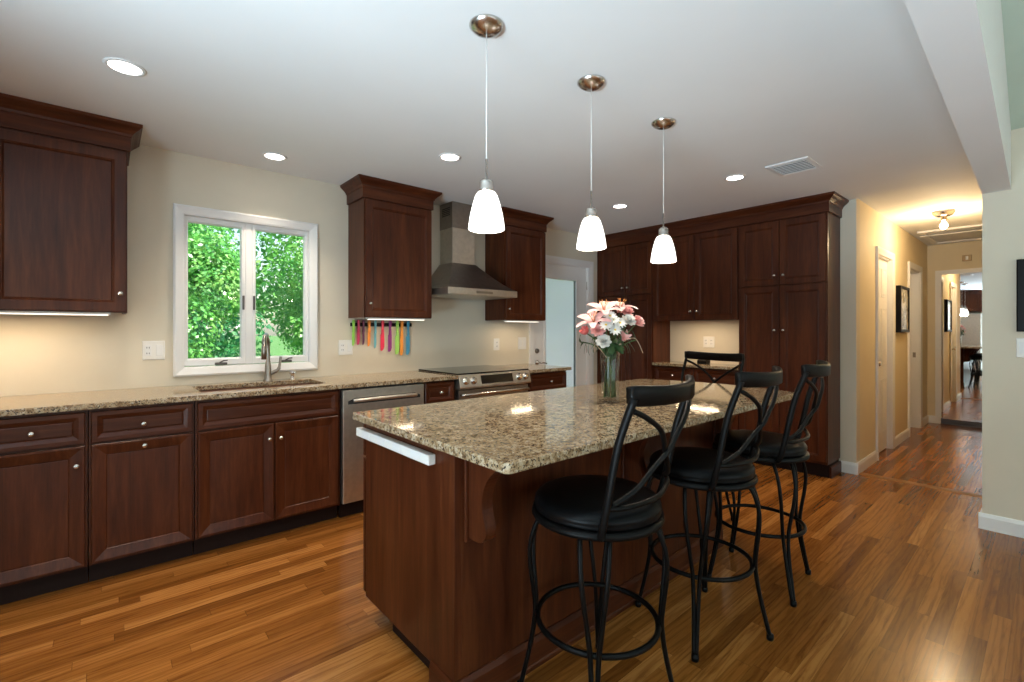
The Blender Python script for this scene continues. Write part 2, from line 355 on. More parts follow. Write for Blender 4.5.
# ------------------------------------------------------------------ back door (door_1)
dk = MB().grid([3.562, 3.765, 4.275, 4.478], [.012, .25, 1.87, 2.038], [(3.765, 4.275, .25, 1.87)], YW+.03, YW+.072, 'Y')
door = struct('door_1', dk, white, 'white glazed back door with blind')
st = MB().loops([[(3.765-d, YW+.03-h, .25-d), (4.275+d, YW+.03-h, .25-d), (4.275+d, YW+.03-h, 1.87+d), (3.765-d, YW+.03-h, 1.87+d)] for d, h in ((.03, 0), (.03, .008), (.012, .014), (0, .010), (0, -.02))], close_ends=False)
st.build('glazing_bead', white, door)
MB().box(3.766, 4.274, YW+.040, YW+.044, .251, 1.869).build('pane', pane, door)
bl = MB()
z = .27
while z < 1.85:
    bl.add([(3.772, YW+.050, z), (4.268, YW+.050, z), (4.268, YW+.058, z+.026), (3.772, YW+.058, z+.026)], [(0, 1, 2, 3)])
    z += .021
def blind_mat():
    m, nt, p = base_mat('blind_slat'); nt.nodes.remove(p); o = nt.nodes['Material Output']
    d = N(nt, 'ShaderNodeBsdfDiffuse'); t = N(nt, 'ShaderNodeBsdfTranslucent'); mx = N(nt, 'ShaderNodeMixShader'); mx.inputs[0].default_value = .55
    v = coords(nt); cr = ramp(nt, noise(nt, v, 3, 2), [(.3, (.88, .85, .90)), (.7, (.92, .89, .93))]); nt.links.new(cr, d.inputs[0]); nt.links.new(cr, t.inputs[0])
    nt.links.new(d.outputs[0], mx.inputs[1]); nt.links.new(t.outputs[0], mx.inputs[2]); nt.links.new(mx.outputs[0], o.inputs[0]); return m
bl.build('blind', blind_mat(), door, weld=False)
MB().lathe((3.63, YW+.03, 1.045), [(0, .022), (.02, .022), (.026, .012), (.028, 0)], 16, '-Y').build('deadbolt', steel_d, door)
MB().lathe((3.63, YW+.03, .915), [(0, .03), (.012, .03), (.014, .012), (.027, .01), (.029, 0)], 16, '-Y').tube([(3.63, YW-.012, .915), (3.69, YW-.02, .912), (3.745, YW-.016, .902)], [.010, .008, .006]).build('lever_handle', nickel, door)
for zz in (.3, 1.05, 1.82): MB().tube([(4.482, YW+.022, zz-.05), (4.482, YW+.022, zz+.05)], .007).build('hinge', nickel, door)
def casing(name, xa, xb, zt, wdt, y, label, t=.018, sgn=-1):
    pr = [(0, 0), (0, t*.6), (wdt*.3, t*.7), (wdt*.7, t), (wdt, t), (wdt, 0)]
    rr = [[(xa-d, y+sgn*h, 0), (xa-d, y+sgn*h, zt+d), (xb+d, y+sgn*h, zt+d), (xb+d, y+sgn*h, 0)] for d, h in pr]
    m = MB(); n = 4; vs = [p for r in rr for p in r]
    m.add(vs, [(i*n+k, i*n+k+1, (i+1)*n+k+1, (i+1)*n+k) for i in range(len(rr)-1) for k in range(3)])
    return struct(name, m, white, label)
casing('trim_2', 3.555, 4.485, 2.045, .075, YW, 'white casing around the back door')
struct('trim_3', MB().box(3.55, 3.562, YW+.001, YW+.15, 0, 2.05).box(4.478, 4.49, YW+.001, YW+.15, 0, 2.05).box(3.562, 4.478, YW+.001, YW+.15, 2.038, 2.05), white, 'white jamb of the back door')

# ------------------------------------------------------------------ cabinet helpers
UP = [(0, 0), (0, .019), (.002, .021), (.050, .021), (.054, .017), (.058, .018), (.063, .010), (.066, .009)]      # flat panel door
LOW = [(0, 0), (0, .018), (.003, .021), (.010, .021), (.056, .011), (.060, .007), (.064, .008)]                    # mitred sloping frame
DRW = [(0, 0), (0, .018), (.003, .021), (.022, .021), (.040, .012), (.044, .008), (.048, .010)]
def P3(face, a, d, z, pos):      # a along the run, d outwards from the front plane
    return (a, pos-d, z) if face == 'N' else ((pos-d, a, z) if face == 'E' else (a, pos+d, z))
def front(face, pos, a0, a1, z0, z1, prof, name, parent, m=None):
    rings = [[P3(face, a0+i, d, z0+i, pos), P3(face, a1-i, d, z0+i, pos), P3(face, a1-i, d, z1-i, pos), P3(face, a0+i, d, z1-i, pos)] for i, d in prof]
    return MB().loops(rings).build(name, m or cherry, parent)
KN = [(0, .026), (.008, .0255), (.0125, .022), (.013, .018), (.008, .013), (.0055, .008), (.0065, .002), (.008, 0)]
def knob(face, pos, a, z, parent):
    c = P3(face, a, .021, z, pos)
    return MB().lathe(c, KN, 14, {'N': '-Y', 'E': '-X', 'S': 'Y'}[face]).build('knob', nickel, parent)
CRP = [(.002, 2.285), (.014, 2.287), (.014, 2.362), (.020, 2.366), (.024, 2.378), (.036, 2.392), (.052, 2.405), (.060, 2.414), (.066, 2.418), (.066, H-.001), (-.02, H-.001), (-.02, 2.285)]
def crown(face, pos, a0, a1, wallpos, parent, sides=(1, 1), name='crown_molding', m=None):
    rings = []
    for d, z in CRP:
        l0 = a0-(d if sides[0] else 0); l1 = a1+(d if sides[1] else 0); pts = []
        dw = pos-wallpos
        if sides[0]: pts.append(P3(face, l0, dw, z, pos))
        pts += [P3(face, l0, d, z, pos), P3(face, l1, d, z, pos)]
        if sides[1]: pts.append(P3(face, l1, dw, z, pos))
        rings.append(pts)
    n = len(rings[0]); k = len(rings); vs = [p for r in rings for p in r]
    m_ = MB().add(vs, [(i*n+j, i*n+j+1, ((i+1) % k)*n+j+1, ((i+1) % k)*n+j) for i in range(k) for j in range(n-1)])
    m_.add([r[0] for r in rings], [tuple(range(k))]); m_.add([r[-1] for r in rings], [tuple(range(k))])
    return m_.build(name, m or (cherry_h if face != 'E' else cherry_y), parent)

# ------------------------------------------------------------------ base cabinets along the window wall
YF = 3.139; ZC = .884
def base_unit(a0, a1, label, drawers, doors, knobs):
    t = thing('base_cabinet', ((a0+a1)/2, (YF+YW)/2, 0), label, 'cabinet', 'base cabinets under the window counter')
    MB().box(a0, a1, YF, YW-.002, .10, ZC-.001).build('cabinet_body', cherry, t)
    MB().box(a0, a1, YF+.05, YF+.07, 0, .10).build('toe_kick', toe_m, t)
    for (d0, d1) in drawers:
        d = front('N', YF, d0, d1, .714, .868, DRW, 'drawer', t, cherry_h)
        for kx, kz in knobs:
            if kz > .71 and d0 < kx < d1: knob('N', YF, kx, kz, d)
    for (d0, d1) in doors:
        d = front('N', YF, d0, d1, .113, .704, LOW, 'door', t)
        for kx, kz in knobs:
            if kz < .71 and d0 < kx < d1: knob('N', YF, kx, kz, d)
    return t
base_unit(-1.13, -.535, 'cherry base cabinet farthest from the dishwasher, out at the left edge', [(-1.115, -.545)], [(-1.115, -.835), (-.83, -.545)], [(-.83, .79), (-.86, .61), (-.80, .61)])
base_unit(-.53, -.068, 'cherry base cabinet with one drawer under the left end of the counter', [(-.52, -.078)], [(-.52, -.078)], [(-.262, .79), (-.108, .612)])
base_unit(-.064, .372, 'cherry base cabinet with two knobs one above the other, left of the sink', [(-.055, .362)], [(-.055, .362)], [(.150, .785), (.154, .672)])
base_unit(.376, 1.188, 'wide double door cherry sink cabinet under the window', [(.388, 1.172)], [(.388, .779), (.785, 1.172)], [(.750, .613), (.814, .613)])
base_unit(1.828, 2.108, 'narrow cherry base cabinet between dishwasher and range', [(1.836, 2.098)], [(1.836, 2.098)], [(1.967, .79), (2.07, .61)])
base_unit(2.908, 3.425, 'cherry base cabinet between the range and back door', [(2.918, 3.413)], [(2.918, 3.413)], [(3.19, .79), (2.95, .61)])
# counters
hx0, hx1, hy0, hy1 = .42, 1.14, 3.225, 3.60
ct = MB().grid([-1.15, hx0, hx1, 2.118], [3.089, hy0, hy1, YW-.001], [(hx0, hx1, hy0, hy1)], ZC, .914, 'Z').build('countertop', gran, origin=(.5, 3.4, ZC), bevel=.004)
tag(ct, 'long granite countertop with the sink cutout beneath the window', 'countertop')
ct2 = MB().box(2.902, 3.455, 3.089, YW-.001, ZC, .914).build('countertop', gran, origin=(3.18, 3.4, ZC), bevel=.004)
tag(ct2, 'short granite countertop between range and back door', 'countertop')
# sink
sk = thing('kitchen_sink', (.78, 3.41, .69), 'stainless undermount sink set in the counter below the window', 'sink')
MB().loops([[(hx0-.018+i, hy0-.018+i, z), (hx1+.018-i, hy0-.018+i, z), (hx1+.018-i, hy1+.018-i, z), (hx0-.018+i, hy1+.018-i, z)] for i, z in ((0, ZC-.002), (0, ZC-.004), (.016, ZC-.004), (.03, .70), (.06, .69))], close_ends=False).add([(hx0+.042, hy0+.042, .69), (hx1-.042, hy0+.042, .69), (hx1-.042, hy1-.042, .69), (hx0+.042, hy1-.042, .69)], [(0, 1, 2, 3)]).build('basin', steel, sk)
MB().lathe((.78, 3.42, .691), [(0, .001), (.03, .002), (.045, .004), (.05, 0)], 20).build('drain', nickel, sk)
fx, fy = .872, 3.655
fa = thing('faucet', (fx, fy, .914), 'brushed steel gooseneck faucet in front of the sink window', 'faucet')
MB().lathe((fx, fy, .914), [(.030, 0), (.030, .008), (.024, .014), (.022, .05), (.020, .11), (.0165, .13), (.0155, .14)], 20).build('faucet_body', steel_d, fa)
goose = spline([(fx, fy, 1.04), (fx, fy, 1.13), (fx-.005, fy-.015, 1.20), (fx-.03, fy-.075, 1.242), (fx-.055, fy-.135, 1.215), (fx-.06, fy-.150, 1.165)], 8)
MB().tube(goose, .0135, 12).build('spout', steel_d, fa)
MB().tube([(fx-.06, fy-.150, 1.175), (fx-.062, fy-.154, 1.14), (fx-.063, fy-.156, 1.075)], [.0145, .017, .016], 14).build('spray_head', steel_d, fa)
MB().tube(spline([(fx+.015, fy, .965), (fx+.055, fy-.01, .985), (fx+.070, fy-.015, 1.01), (fx+.080, fy-.015, 1.085)], 6), [.014]*6+[.012]*6+[.009]*7, 10).build('faucet_handle', steel_d, fa)
sd = thing('soap_dispenser', (1.035, 3.655, .914), 'small nickel soap dispenser on counter beside the faucet', 'soap dispenser')
MB().lathe((1.035, 3.655, .914), [(.021, 0), (.021, .006), (.013, .010), (.012, .035), (.019, .040), (.019, .058), (.008, .062), (0, .063)], 16).build('dispenser_body', nickel, sd)
MB().tube([(1.035, 3.655, .965), (1.035, 3.60, .968)], .006).build('nozzle', nickel, sd)

# dishwasher
dw = thing('dishwasher', (1.51, 3.4, 0), 'stainless dishwasher between the sink cabinet and a narrow cabinet', 'dishwasher')
MB().box(1.196, 1.822, 3.145, YW-.05, .10, ZC-.004).build('dishwasher_body', darkhole, dw)
MB().box(1.20, 1.818, 3.112, 3.144, .105, ZC-.016).build('dishwasher_door', steel, dw, bevel=.004)
MB().prism([(1.235, .772), (1.785, .772), (1.785, .792), (1.74, .812), (1.28, .812), (1.235, .792)], 3.1105, 3.112, 'Y').build('handle_recess', darkhole, dw)
MB().tube(spline([(1.27, 3.104, .795), (1.34, 3.088, .798), (1.51, 3.082, .800), (1.68, 3.088, .798), (1.75, 3.104, .795)], 6), .013, 10, flat=1.0).build('dishwasher_handle', steel, dw)
MB().box(1.20, 1.818, 3.17, 3.19, 0, .10).build('toe_kick', toe_m, dw)
# range
rg = thing('range', (2.51, 3.4, 0), 'stainless slide-in range with black glass cooktop', 'range')
MB().box(2.128, 2.892, 3.15, YW-.03, .02, .885).build('range_body', steel_d, rg)
MB().box(2.122, 2.898, 3.112, YW-.004, .914, .926).build('cooktop', blackg, rg, bevel=.003)
cp = MB().prism([(3.15, .80), (3.082, .80), (3.075, .815), (3.10, .912), (3.112, .9139), (3.15, .9139)], 2.124, 2.896, 'X').build('control_panel', steel, rg, bevel=.002)
def slope_pt(x, t, d):   # a point on the sloping control panel face
    y, z = 3.0755+t*(3.0995-3.0755), .818+t*(.910-.818); return (x, y-.968*d, z+.25*d)
def slope_box(xa, xb, ta, tb, d0, d1): 
    vs = [slope_pt(x, t, d) for d in (d0, d1) for x, t in ((xa, ta), (xb, ta), (xb, tb), (xa, tb))]
    return MB().add(vs, [(0,3,2,1),(4,5,6,7),(0,1,5,4),(1,2,6,5),(2,3,7,6),(3,0,4,7)])
slope_box(2.325, 2.695, .06, .96, -.002, .004).build('display_frame', steel, cp, bevel=.001)
slope_box(2.338, 2.682, .14, .88, .003, .0055).build('display', blackg, cp)
for kx in (2.185, 2.262, 2.758, 2.835):
    c = Vector(slope_pt(kx, .5, 0)); nrm = (Vector(slope_pt(kx, .5, 1))-c).normalized(); k = MB()
    k.tube([c, c+nrm*.006, c+nrm*.0065, c+nrm*.028, c+nrm*.032], [.031, .031, .024, .021, .017], 18, up=(1, 0, 0)).build('knob', nickel, rg)
MB().box(2.132, 2.888, 3.108, 3.149, .20, .79).build('oven_door', steel_d, rg, bevel=.004)
MB().box(2.24, 2.78, 3.1065, 3.1085, .33, .65).build('oven_window', blackg, rg)
MB().tube(spline([(2.15, 3.10, .752), (2.19, 3.062, .755), (2.51, 3.052, .757), (2.83, 3.062, .755), (2.87, 3.10, .752)], 6), .012, 10).build('oven_handle', nickel, rg)
MB().box(2.132, 2.888, 3.112, 3.149, .03, .19).build('oven_drawer', steel_d, rg, bevel=.004)

# ------------------------------------------------------------------ wall cabinets
YU = 3.431
def wall_cab(a0, a1, label, doors, knobs, sides=(1, 1)):
    t = thing('wall_cabinet', ((a0+a1)/2, (YU+YW)/2, 1.372), label, 'cabinet', 'wall cabinets on the window wall')
    b = MB().box(a0, a1, YU, YW-.002, 1.395, 2.30).box(a0, a0+.018, YU, YW-.002, 1.372, 1.395).box(a1-.018, a1, YU, YW-.002, 1.372, 1.395).box(a0+.018, a1-.018, YU, YU+.018, 1.372, 1.395)
    b.build('cabinet_body', cherry, t)
    for d0, d1, kx in doors:
        d = front('N', YU, d0, d1, 1.378, 2.272, UP, 'door', t); knob('N', YU, kx, 1.478, d)
    crown('N', YU, a0, a1, YW-.002, t, sides)
    return t
wall_cab(-.99, .092, 'big cherry wall cabinet left of the sink window', [(-.982, -.452, -.48), (-.447, .086, .060)], None)
wall_cab(1.483, 2.074, 'cherry wall cabinet between window and range hood, over the knife rack', [(1.491, 2.066, 1.524)], None)
wall_cab(2.880, 3.424, 'cherry wall cabinet between range hood and back door', [(2.888, 3.416, 2.918)], None)
def strip_light(face, pos, a0, a1, z, label, energy, depth=.05):
    t = thing('under_cabinet_light', P3(face, (a0+a1)/2, 0, z, pos), label, 'light', 'under cabinet strip lights')
    p0 = P3(face, a0, 0, z-.014, pos); p1 = P3(face, a1, -depth, z, pos)
    MB().box(p0[0], p1[0], p0[1], p1[1], z-.016, z).build('light_housing', white, t, bevel=.002)
    p0 = P3(face, a0+.01, .002, z, pos); p1 = P3(face, a1-.01, -depth+.006, z, pos)
    MB().box(p0[0], p1[0], p0[1], p1[1], z-.020, z-.0165).build('lens', strip_m, t)
    c = P3(face, (a0+a1)/2, -depth/2, z-.024, pos); L = abs(a1-a0)
    lamp('strip_lamp', 'AREA', c, energy, (1, .74, .46), (0, 0, 0 if face == 'N' else PI/2), shape='RECTANGLE', size=L*.6, size_y=.025)
strip_light('N', 3.455, -.92, .02, 1.372+.004, 'thin strip light under the big wall cabinet left of the window', 3.0)
strip_light('N', 3.455, 1.53, 2.03, 1.372+.004, 'thin strip light above the coloured knives', .8)
strip_light('N', 3.455, 2.93, 3.37, 1.372+.004, 'thin strip light under the cabinet beside the back door', 1.0)

# range hood
hd = thing('range_hood', (2.49, 3.48, 1.575), 'stainless chimney range hood above the range', 'range hood')
hx = (2.112, 2.868); MB().box(hx[0], hx[1], 3.232, YW-.002, 1.575, 1.632).build('hood_rim', steel, hd, bevel=.002)
rr = []
for t_ in [i/8 for i in range(9)]:
    e = t_**.82; lerp = lambda a, b: a+(b-a)*e
    rr.append([(lerp(hx[0]+.004, 2.345), lerp(3.236, 3.52), 1.632+.25*t_), (lerp(hx[1]-.004, 2.605), lerp(3.236, 3.52), 1.632+.25*t_), (lerp(hx[1]-.004, 2.605), YW-.002, 1.632+.25*t_), (lerp(hx[0]+.004, 2.345), YW-.002, 1.632+.25*t_)])
MB().loops(rr).build('hood_canopy', steel_d, hd)
MB().box(2.352, 2.598, 3.527, YW-.002, 1.882, 2.20).build('hood_chimney', steel, hd, bevel=.001)
uc = MB().box(2.347, 2.603, 3.522, YW-.002, 2.20, H-.001).build('upper_chimney', steel_d, hd, bevel=.001)
vg = MB()
for k in range(5): vg.box(2.345, 2.347, 3.56, 3.69, 2.315+k*.016, 2.324+k*.016)
vg.build('vent_slots', darkhole, uc)
MB().box(2.16, 2.82, 3.28, 3.69, 1.571, 1.5755).build('filter', steel, hd)
MB().box(2.40, 2.58, 3.2305, 3.2325, 1.592, 1.612).build('button_panel', steel_d, hd)

# magnetic knife rack and knives
kr = MB().box(1.497, 2.045, 3.712, YW-.001, 1.306, 1.336).build('knife_rack', iron, origin=(1.77, 3.72, 1.306), bevel=.004)
tag(kr, 'black magnetic knife rack on wall below the middle wall cabinet', 'knife rack')
kcol = dict(lime=(.28, .62, .08), crimson=(.45, .02, .09), plum=(.10, .01, .06), orange=(.90, .28, .03), teal=(.13, .42, .52), red=(.75, .03, .08), purple=(.26, .02, .20), green=(.38, .72, .14), amber=(.92, .33, .05), blue=(.06, .30, .50))
kspec = [(353.5, 346, 'lime', 'short lime green knife at the left end of the rack', 5), (358.5, 345, 'crimson', 'short crimson knife next to the lime green one', 6), (363.5, 345, 'plum', 'short dark plum knife on the rack', 4.5), (369, 346.5, 'orange', 'short orange knife in the left half of the rack', 5.5), (375.3, 348.5, 'teal', 'slim pale teal knife on the rack', 4.5), (382.5, 351, 'red', 'bright red knife at the middle of the rack', 8), (390, 352, 'purple', 'purple knife beside the bright red one', 8), (397.3, 354.5, 'green', 'broad light green knife toward the right of the rack', 9), (401.8, 355.5, 'amber', 'long orange knife beside the blue one', 7), (408, 355, 'blue', 'long blue knife at the right end of the rack', 9)]
def px_to(u, v, plane, val):
    f = 468.3; a = math.radians(49.063); r = (u-512)/f; z = (330.5-v)/f
    dX = math.cos(a)+r*math.sin(a); dY = math.sin(a)-r*math.cos(a); t = val/(dX if plane == 'X' else dY)
    return t*dX, t*dY, HC+t*z
for u, vb, cn, lab, wd in kspec:
    kx, _, zb = px_to(u, vb, 'Y', 3.706); wd = wd*.0042
    k = thing('kitchen_knife', (kx, 3.71, 1.32), lab, 'knife', 'coloured knives on the magnetic rack')
    m = plain('knife_'+cn, kcol[cn], .35); zt = 1.358
    hw = min(.0105, wd*.45); zm = zt-.42*(zt-zb)-.01
    MB().prism([(kx-hw*.9, zt), (kx+hw*.9, zt), (kx+hw*1.15, zt-.02), (kx+hw*.8, (zt+zm)/2), (kx+hw*1.1, zm), (kx-hw*1.1, zm), (kx-hw*.8, (zt+zm)/2), (kx-hw*1.15, zt-.02)], 3.696, 3.7105, 'Y').build('knife_handle', m, k, bevel=.002)
    MB().prism([(kx-wd*.5, zm), (kx+wd*.5, zm), (kx+wd*.5, zb+.035), (kx+wd*.2, zb+.008), (kx-wd*.25, zb), (kx-wd*.5, zb+.006)], 3.7065, 3.7095, 'Y').build('blade', m, k)

# wall plates
def plate(face, pos, a0, a1, z0, z1, kinds, label, m=None, name='outlet_plate'):
    c = P3(face, (a0+a1)/2, 0, (z0+z1)/2, pos); t = thing(name, c, label, 'outlet' if 'outlet' in name else 'switch', 'white wall plates')
    rings = [[P3(face, a0+i, d, z0+i, pos), P3(face, a1-i, d, z0+i, pos), P3(face, a1-i, d, z1-i, pos), P3(face, a0+i, d, z1-i, pos)] for i, d in ((0, .0005), (0, .003), (.004, .006))]
    MB().loops(rings).build('cover_plate', plast, t)
    n = len(kinds); zc = (z0+z1)/2
    for i, kd in enumerate(kinds):
        ac = a0+(a1-a0)*(i+.5)/n
        q0 = P3(face, ac-.017, .006, zc-.034, pos); q1 = P3(face, ac+.017, .009, zc+.034, pos)
        if kd == 'r':
            MB().box(q0[0], q1[0], q0[1], q1[1], q0[2], q1[2]).build('rocker', white, t, bevel=.002)
        else:
            r_ = MB().box(q0[0], q1[0], q0[1], q1[1], q0[2], q1[2]).build('receptacle', white, t, bevel=.002); s_ = MB()
            for zz in (zc-.018, zc+.018):
                for da in (-.006, .006):
                    p0 = P3(face, ac+da-.0015, .009, zz-.005, pos); p1 = P3(face, ac+da+.0015, .0098, zz+.005, pos); s_.box(p0[0], p1[0], p0[1], p1[1], p0[2], p1[2])
            s_.build('slots', darkhole, r_)
    return t
plate('N', YW, .172, .287, 1.086, 1.206, 'or', 'double white outlet and switch plate left of the sink window')
plate('N', YW, 1.405, 1.52, 1.075, 1.195, 'or', 'double white outlet plate beside the left end of the knife rack')
plate('N', YW, 2.99, 3.065, 1.07, 1.19, 'o', 'single white outlet plate on wall just right of the range hood')
plate('N', YW, 3.325, 3.44, 1.07, 1.20, 'rr', 'white switch plate beside the back door', name='switch_plate')
plate('E', XB, 2.41, 2.535, 1.085, 1.205, 'oo', 'white outlet plate on the wall above the desk counter')
plate('E', XS, .03, .145, 1.105, 1.225, 'rr', 'white switch plate under the dark framed picture by the beam', name='switch_plate')

# ------------------------------------------------------------------ tall cabinets on the east wall
XF = 4.652
yA, yB, yC, yD = 3.690, 2.941, 1.994, 1.253
def tall(y0, y1, ym, label, kk):
    t = thing('pantry_cabinet', ((XF+XB)/2, (y0+y1)/2, 0), label, 'cabinet', 'tall cherry pantry cabinets')
    MB().box(XF, XB-.001, y0, y1, .12, 2.284).build('cabinet_body', cherry, t)
    MB().box(XF+.06, XB-.03, y0+.004, y1-.004, 0, .12).build('toe_kick', toe_m, t)
    for a0, a1, s in ((y0+.008, ym-.003, 1), (ym+.003, y1-.008, -1)):
        ky = a1-.034 if s == 1 else a0+.034
        d = front('E', XF, a0, a1, 1.690, 2.272, UP, 'door', t); knob('E', XF, ky, 1.775, d)
        d = front('E', XF, a0, a1, .145, 1.678, UP, 'door', t); knob('E', XF, ky, 1.274, d)
    return t
tall(yB, yA, 3.30, 'tall cherry pantry cabinet in the corner beside the back door', None)
tp = tall(yD, yC, 1.628, 'tall cherry pantry cabinet next to the hall entrance', None)
MB().prism([(1.253-a, z) for a, z in ((0, 0), (.014, 0), (.014, .085), (.006, .10), (0, .10))], XF+.05, XB-.018, 'X').build('side_base_molding', cherry_h, tp)
t = thing('wall_cabinet', ((XF+XB)/2, (yB+yC)/2, 1.38), 'cherry wall cabinet above the desk counter, between the two pantries', 'cabinet')
MB().box(XF, XB-.001, yC+.001, yB-.001, 1.40, 2.284).box(XF, XF+.018, yC+.001, yB-.001, 1.376, 1.40).build('cabinet_body', cherry, t)
ym = 2.444
for a0, a1, s in ((yC+.010, ym-.003, 1), (ym+.003, yB-.010, -1)):
    d = front('E', XF, a0, a1, 1.384, 2.272, UP, 'door', t); knob('E', XF, a1-.034 if s == 1 else a0+.034, 1.472, d)
cm = thing('crown_molding', ((XF+XB)/2, (yA+yD)/2, 2.285), 'dark cherry crown molding running over the tall cabinets', 'molding')
crown('E', XF, yD, YW-.004, XB-.001, cm, (1, 0), name='cove_molding')
MB().box(XF-.004, XF+.03, yA+.001, YW-.003, .12, 2.285).build('filler_strip', cherry, cm)
dc = thing('desk_cabinet', ((XF+XB)/2, (yB+yC)/2, 0), 'low cherry desk cabinet under the short counter between the pantries', 'cabinet')
MB().box(XF+.03, XB-.001, yC+.001, yB-.001, .10, ZC-.001).build('cabinet_body', cherry, dc)
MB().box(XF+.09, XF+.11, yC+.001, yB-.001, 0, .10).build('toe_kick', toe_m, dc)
for a0, a1 in ((yC+.01, 2.465), (2.470, yB-.01)):
    d = front('E', XF+.03, a0, a1, .70, .868, DRW, 'drawer', dc, cherry_y); knob('E', XF+.03, (a0+a1)/2, .785, d)
    d = front('E', XF+.03, a0, a1, .113, .688, LOW, 'door', dc); knob('E', XF+.03, 2.43 if a0 < 2.2 else 2.505, .61, d)
o = MB().box(XF-.02, XB-.001, yC+.001, yB-.001, ZC, .914).build('countertop', gran, origin=(4.8, 2.46, ZC), bevel=.004)
tag(o, 'small granite desk countertop between the tall pantries', 'countertop')
strip_light('E', XF+.022, yC+.06, yB-.10, 1.40+.001, 'thin strip light over the desk counter', 2.6)
o = MB().prism([(4.80, .915), (4.90, .915), (4.90, .955), (4.86, .975), (4.80, .950)], 2.40, 2.50, 'Y').build('phone_base', iron, origin=(4.85, 2.45, .915), bevel=.004)
tag(o, 'small black phone base standing on the desk counter', 'phone')

# ------------------------------------------------------------------ island
IX0, IX1, IY0, IY1 = .868, 2.76, 1.29, 2.03
isl = thing('kitchen_island', (1.8, 1.65, 0), 'cherry kitchen island with flat end panel and corbels under granite top', 'kitchen island')
MB().box(IX0+.03, IX1-.03, IY0+.02, IY1-.024, .10, ZC-.001).build('island_body', cherry, isl)
MB().grid([1.29, 1.43, 1.81, 1.988], [.0, .098, .80, ZC-.001], [(1.43, IY1, 0, .098)], IX0, IX0+.03, 'X').build('end_panel', cherry, isl, bevel=.001)
MB().box(IX1-.03, IX1, IY0, IY1-.022, 0, ZC-.001).build('end_panel', cherry, isl, bevel=.001)
MB().box(IX0+.03, IX1-.03, IY0, IY0+.02, 0, ZC-.001).build('back_panel', cherry, isl)
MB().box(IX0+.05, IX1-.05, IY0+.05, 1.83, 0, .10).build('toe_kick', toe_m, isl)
MB().prism([(IY0-a, z) for a, z in ((0, 0), (.018, 0), (.017, .014), (.013, .020), (.012, .092), (.006, .112), (0, .112))], IX0-.015, IX1+.004, 'X').build('base_molding', cherry_h, isl)
MB().prism([(IX0-a, z) for a, z in ((0, 0), (.018, 0), (.017, .014), (.013, .020), (.012, .092), (.006, .112), (0, .112))], IY0-.015, 1.43, 'Y').build('base_molding', cherry_y, isl)
cpf = [(p.x, p.y) for p in spline([(.03, .577, 0), (.065, .582, 0), (.088, .605, 0), (.088, .640, 0), (.072, .690, 0), (.076, .745, 0), (.105, .800, 0), (.155, .838, 0), (.205, .853, 0)], 4)]
cpf = [(0, .577)]+cpf+[(.205, ZC-.001), (0, ZC-.001)]
for cx in (.906, 1.78, 2.66):
    cb = MB().prism([(IY0-.012-a, z) for a, z in cpf], cx+.012, cx+.056, 'X').build('corbel', cherry, isl)
    MB().box(cx, cx+.068, IY0-.012, IY0, .565, ZC-.001).build('corbel_plate', cherry, cb, bevel=.002)
nd = 4; wdt = (IX1-IX0-.012)/nd
for k in range(nd):
    a0 = IX0+.006+k*wdt; a1 = a0+wdt-.006
    d = front('S', IY1-.022, a0, a1, .714, .868, DRW, 'drawer', isl, cherry_h); knob('S', IY1-.022, (a0+a1)/2, .79, d)
    d = front('S', IY1-.022, a0, a1, .108, .702, LOW, 'door', isl); knob('S', IY1-.022, a1-.04 if k % 2 == 0 else a0+.04, .61, d)
poly = []
def corner(cx, cy, r, a0, a1, n=6):
    for i in range(n+1):
        a = math.radians(a0+(a1-a0)*i/n); poly.append((cx+r*math.cos(a), cy+r*math.sin(a)))
corner(.81+.02, .953+.02, .02, 180, 270); corner(3.02-.03, .953+.03, .03, 270, 350)
for k in range(1, 10): t_ = k/10; poly.append((3.022+.10*math.sin(PI*t_), .99+t_*(1.97-.99)))
corner(3.02-.03, 2.007-.03, .03, 10, 90); corner(.81+.02, 2.007-.02, .02, 90, 180)
o = MB().prism(poly, ZC, .914, 'Z').build('countertop', gran, origin=(1.9, 1.48, ZC), bevel=.004)
tag(o, 'large polished granite island top with a bowed far end', 'countertop')
ps = thing('power_strip', (.85, 1.74, .80), 'long white plug strip fixed under the granite edge on the island end', 'power strip')
MB().box(IX0-.030, IX0-.0005, 1.405, 2.02, .806, .842).build('strip_housing', plast, ps, bevel=.003)
for k in range(4): MB().box(IX0-.0315, IX0-.0302, 1.46+k*.14, 1.53+k*.14, .812, .836).build('receptacle', white, ps, bevel=.0005)

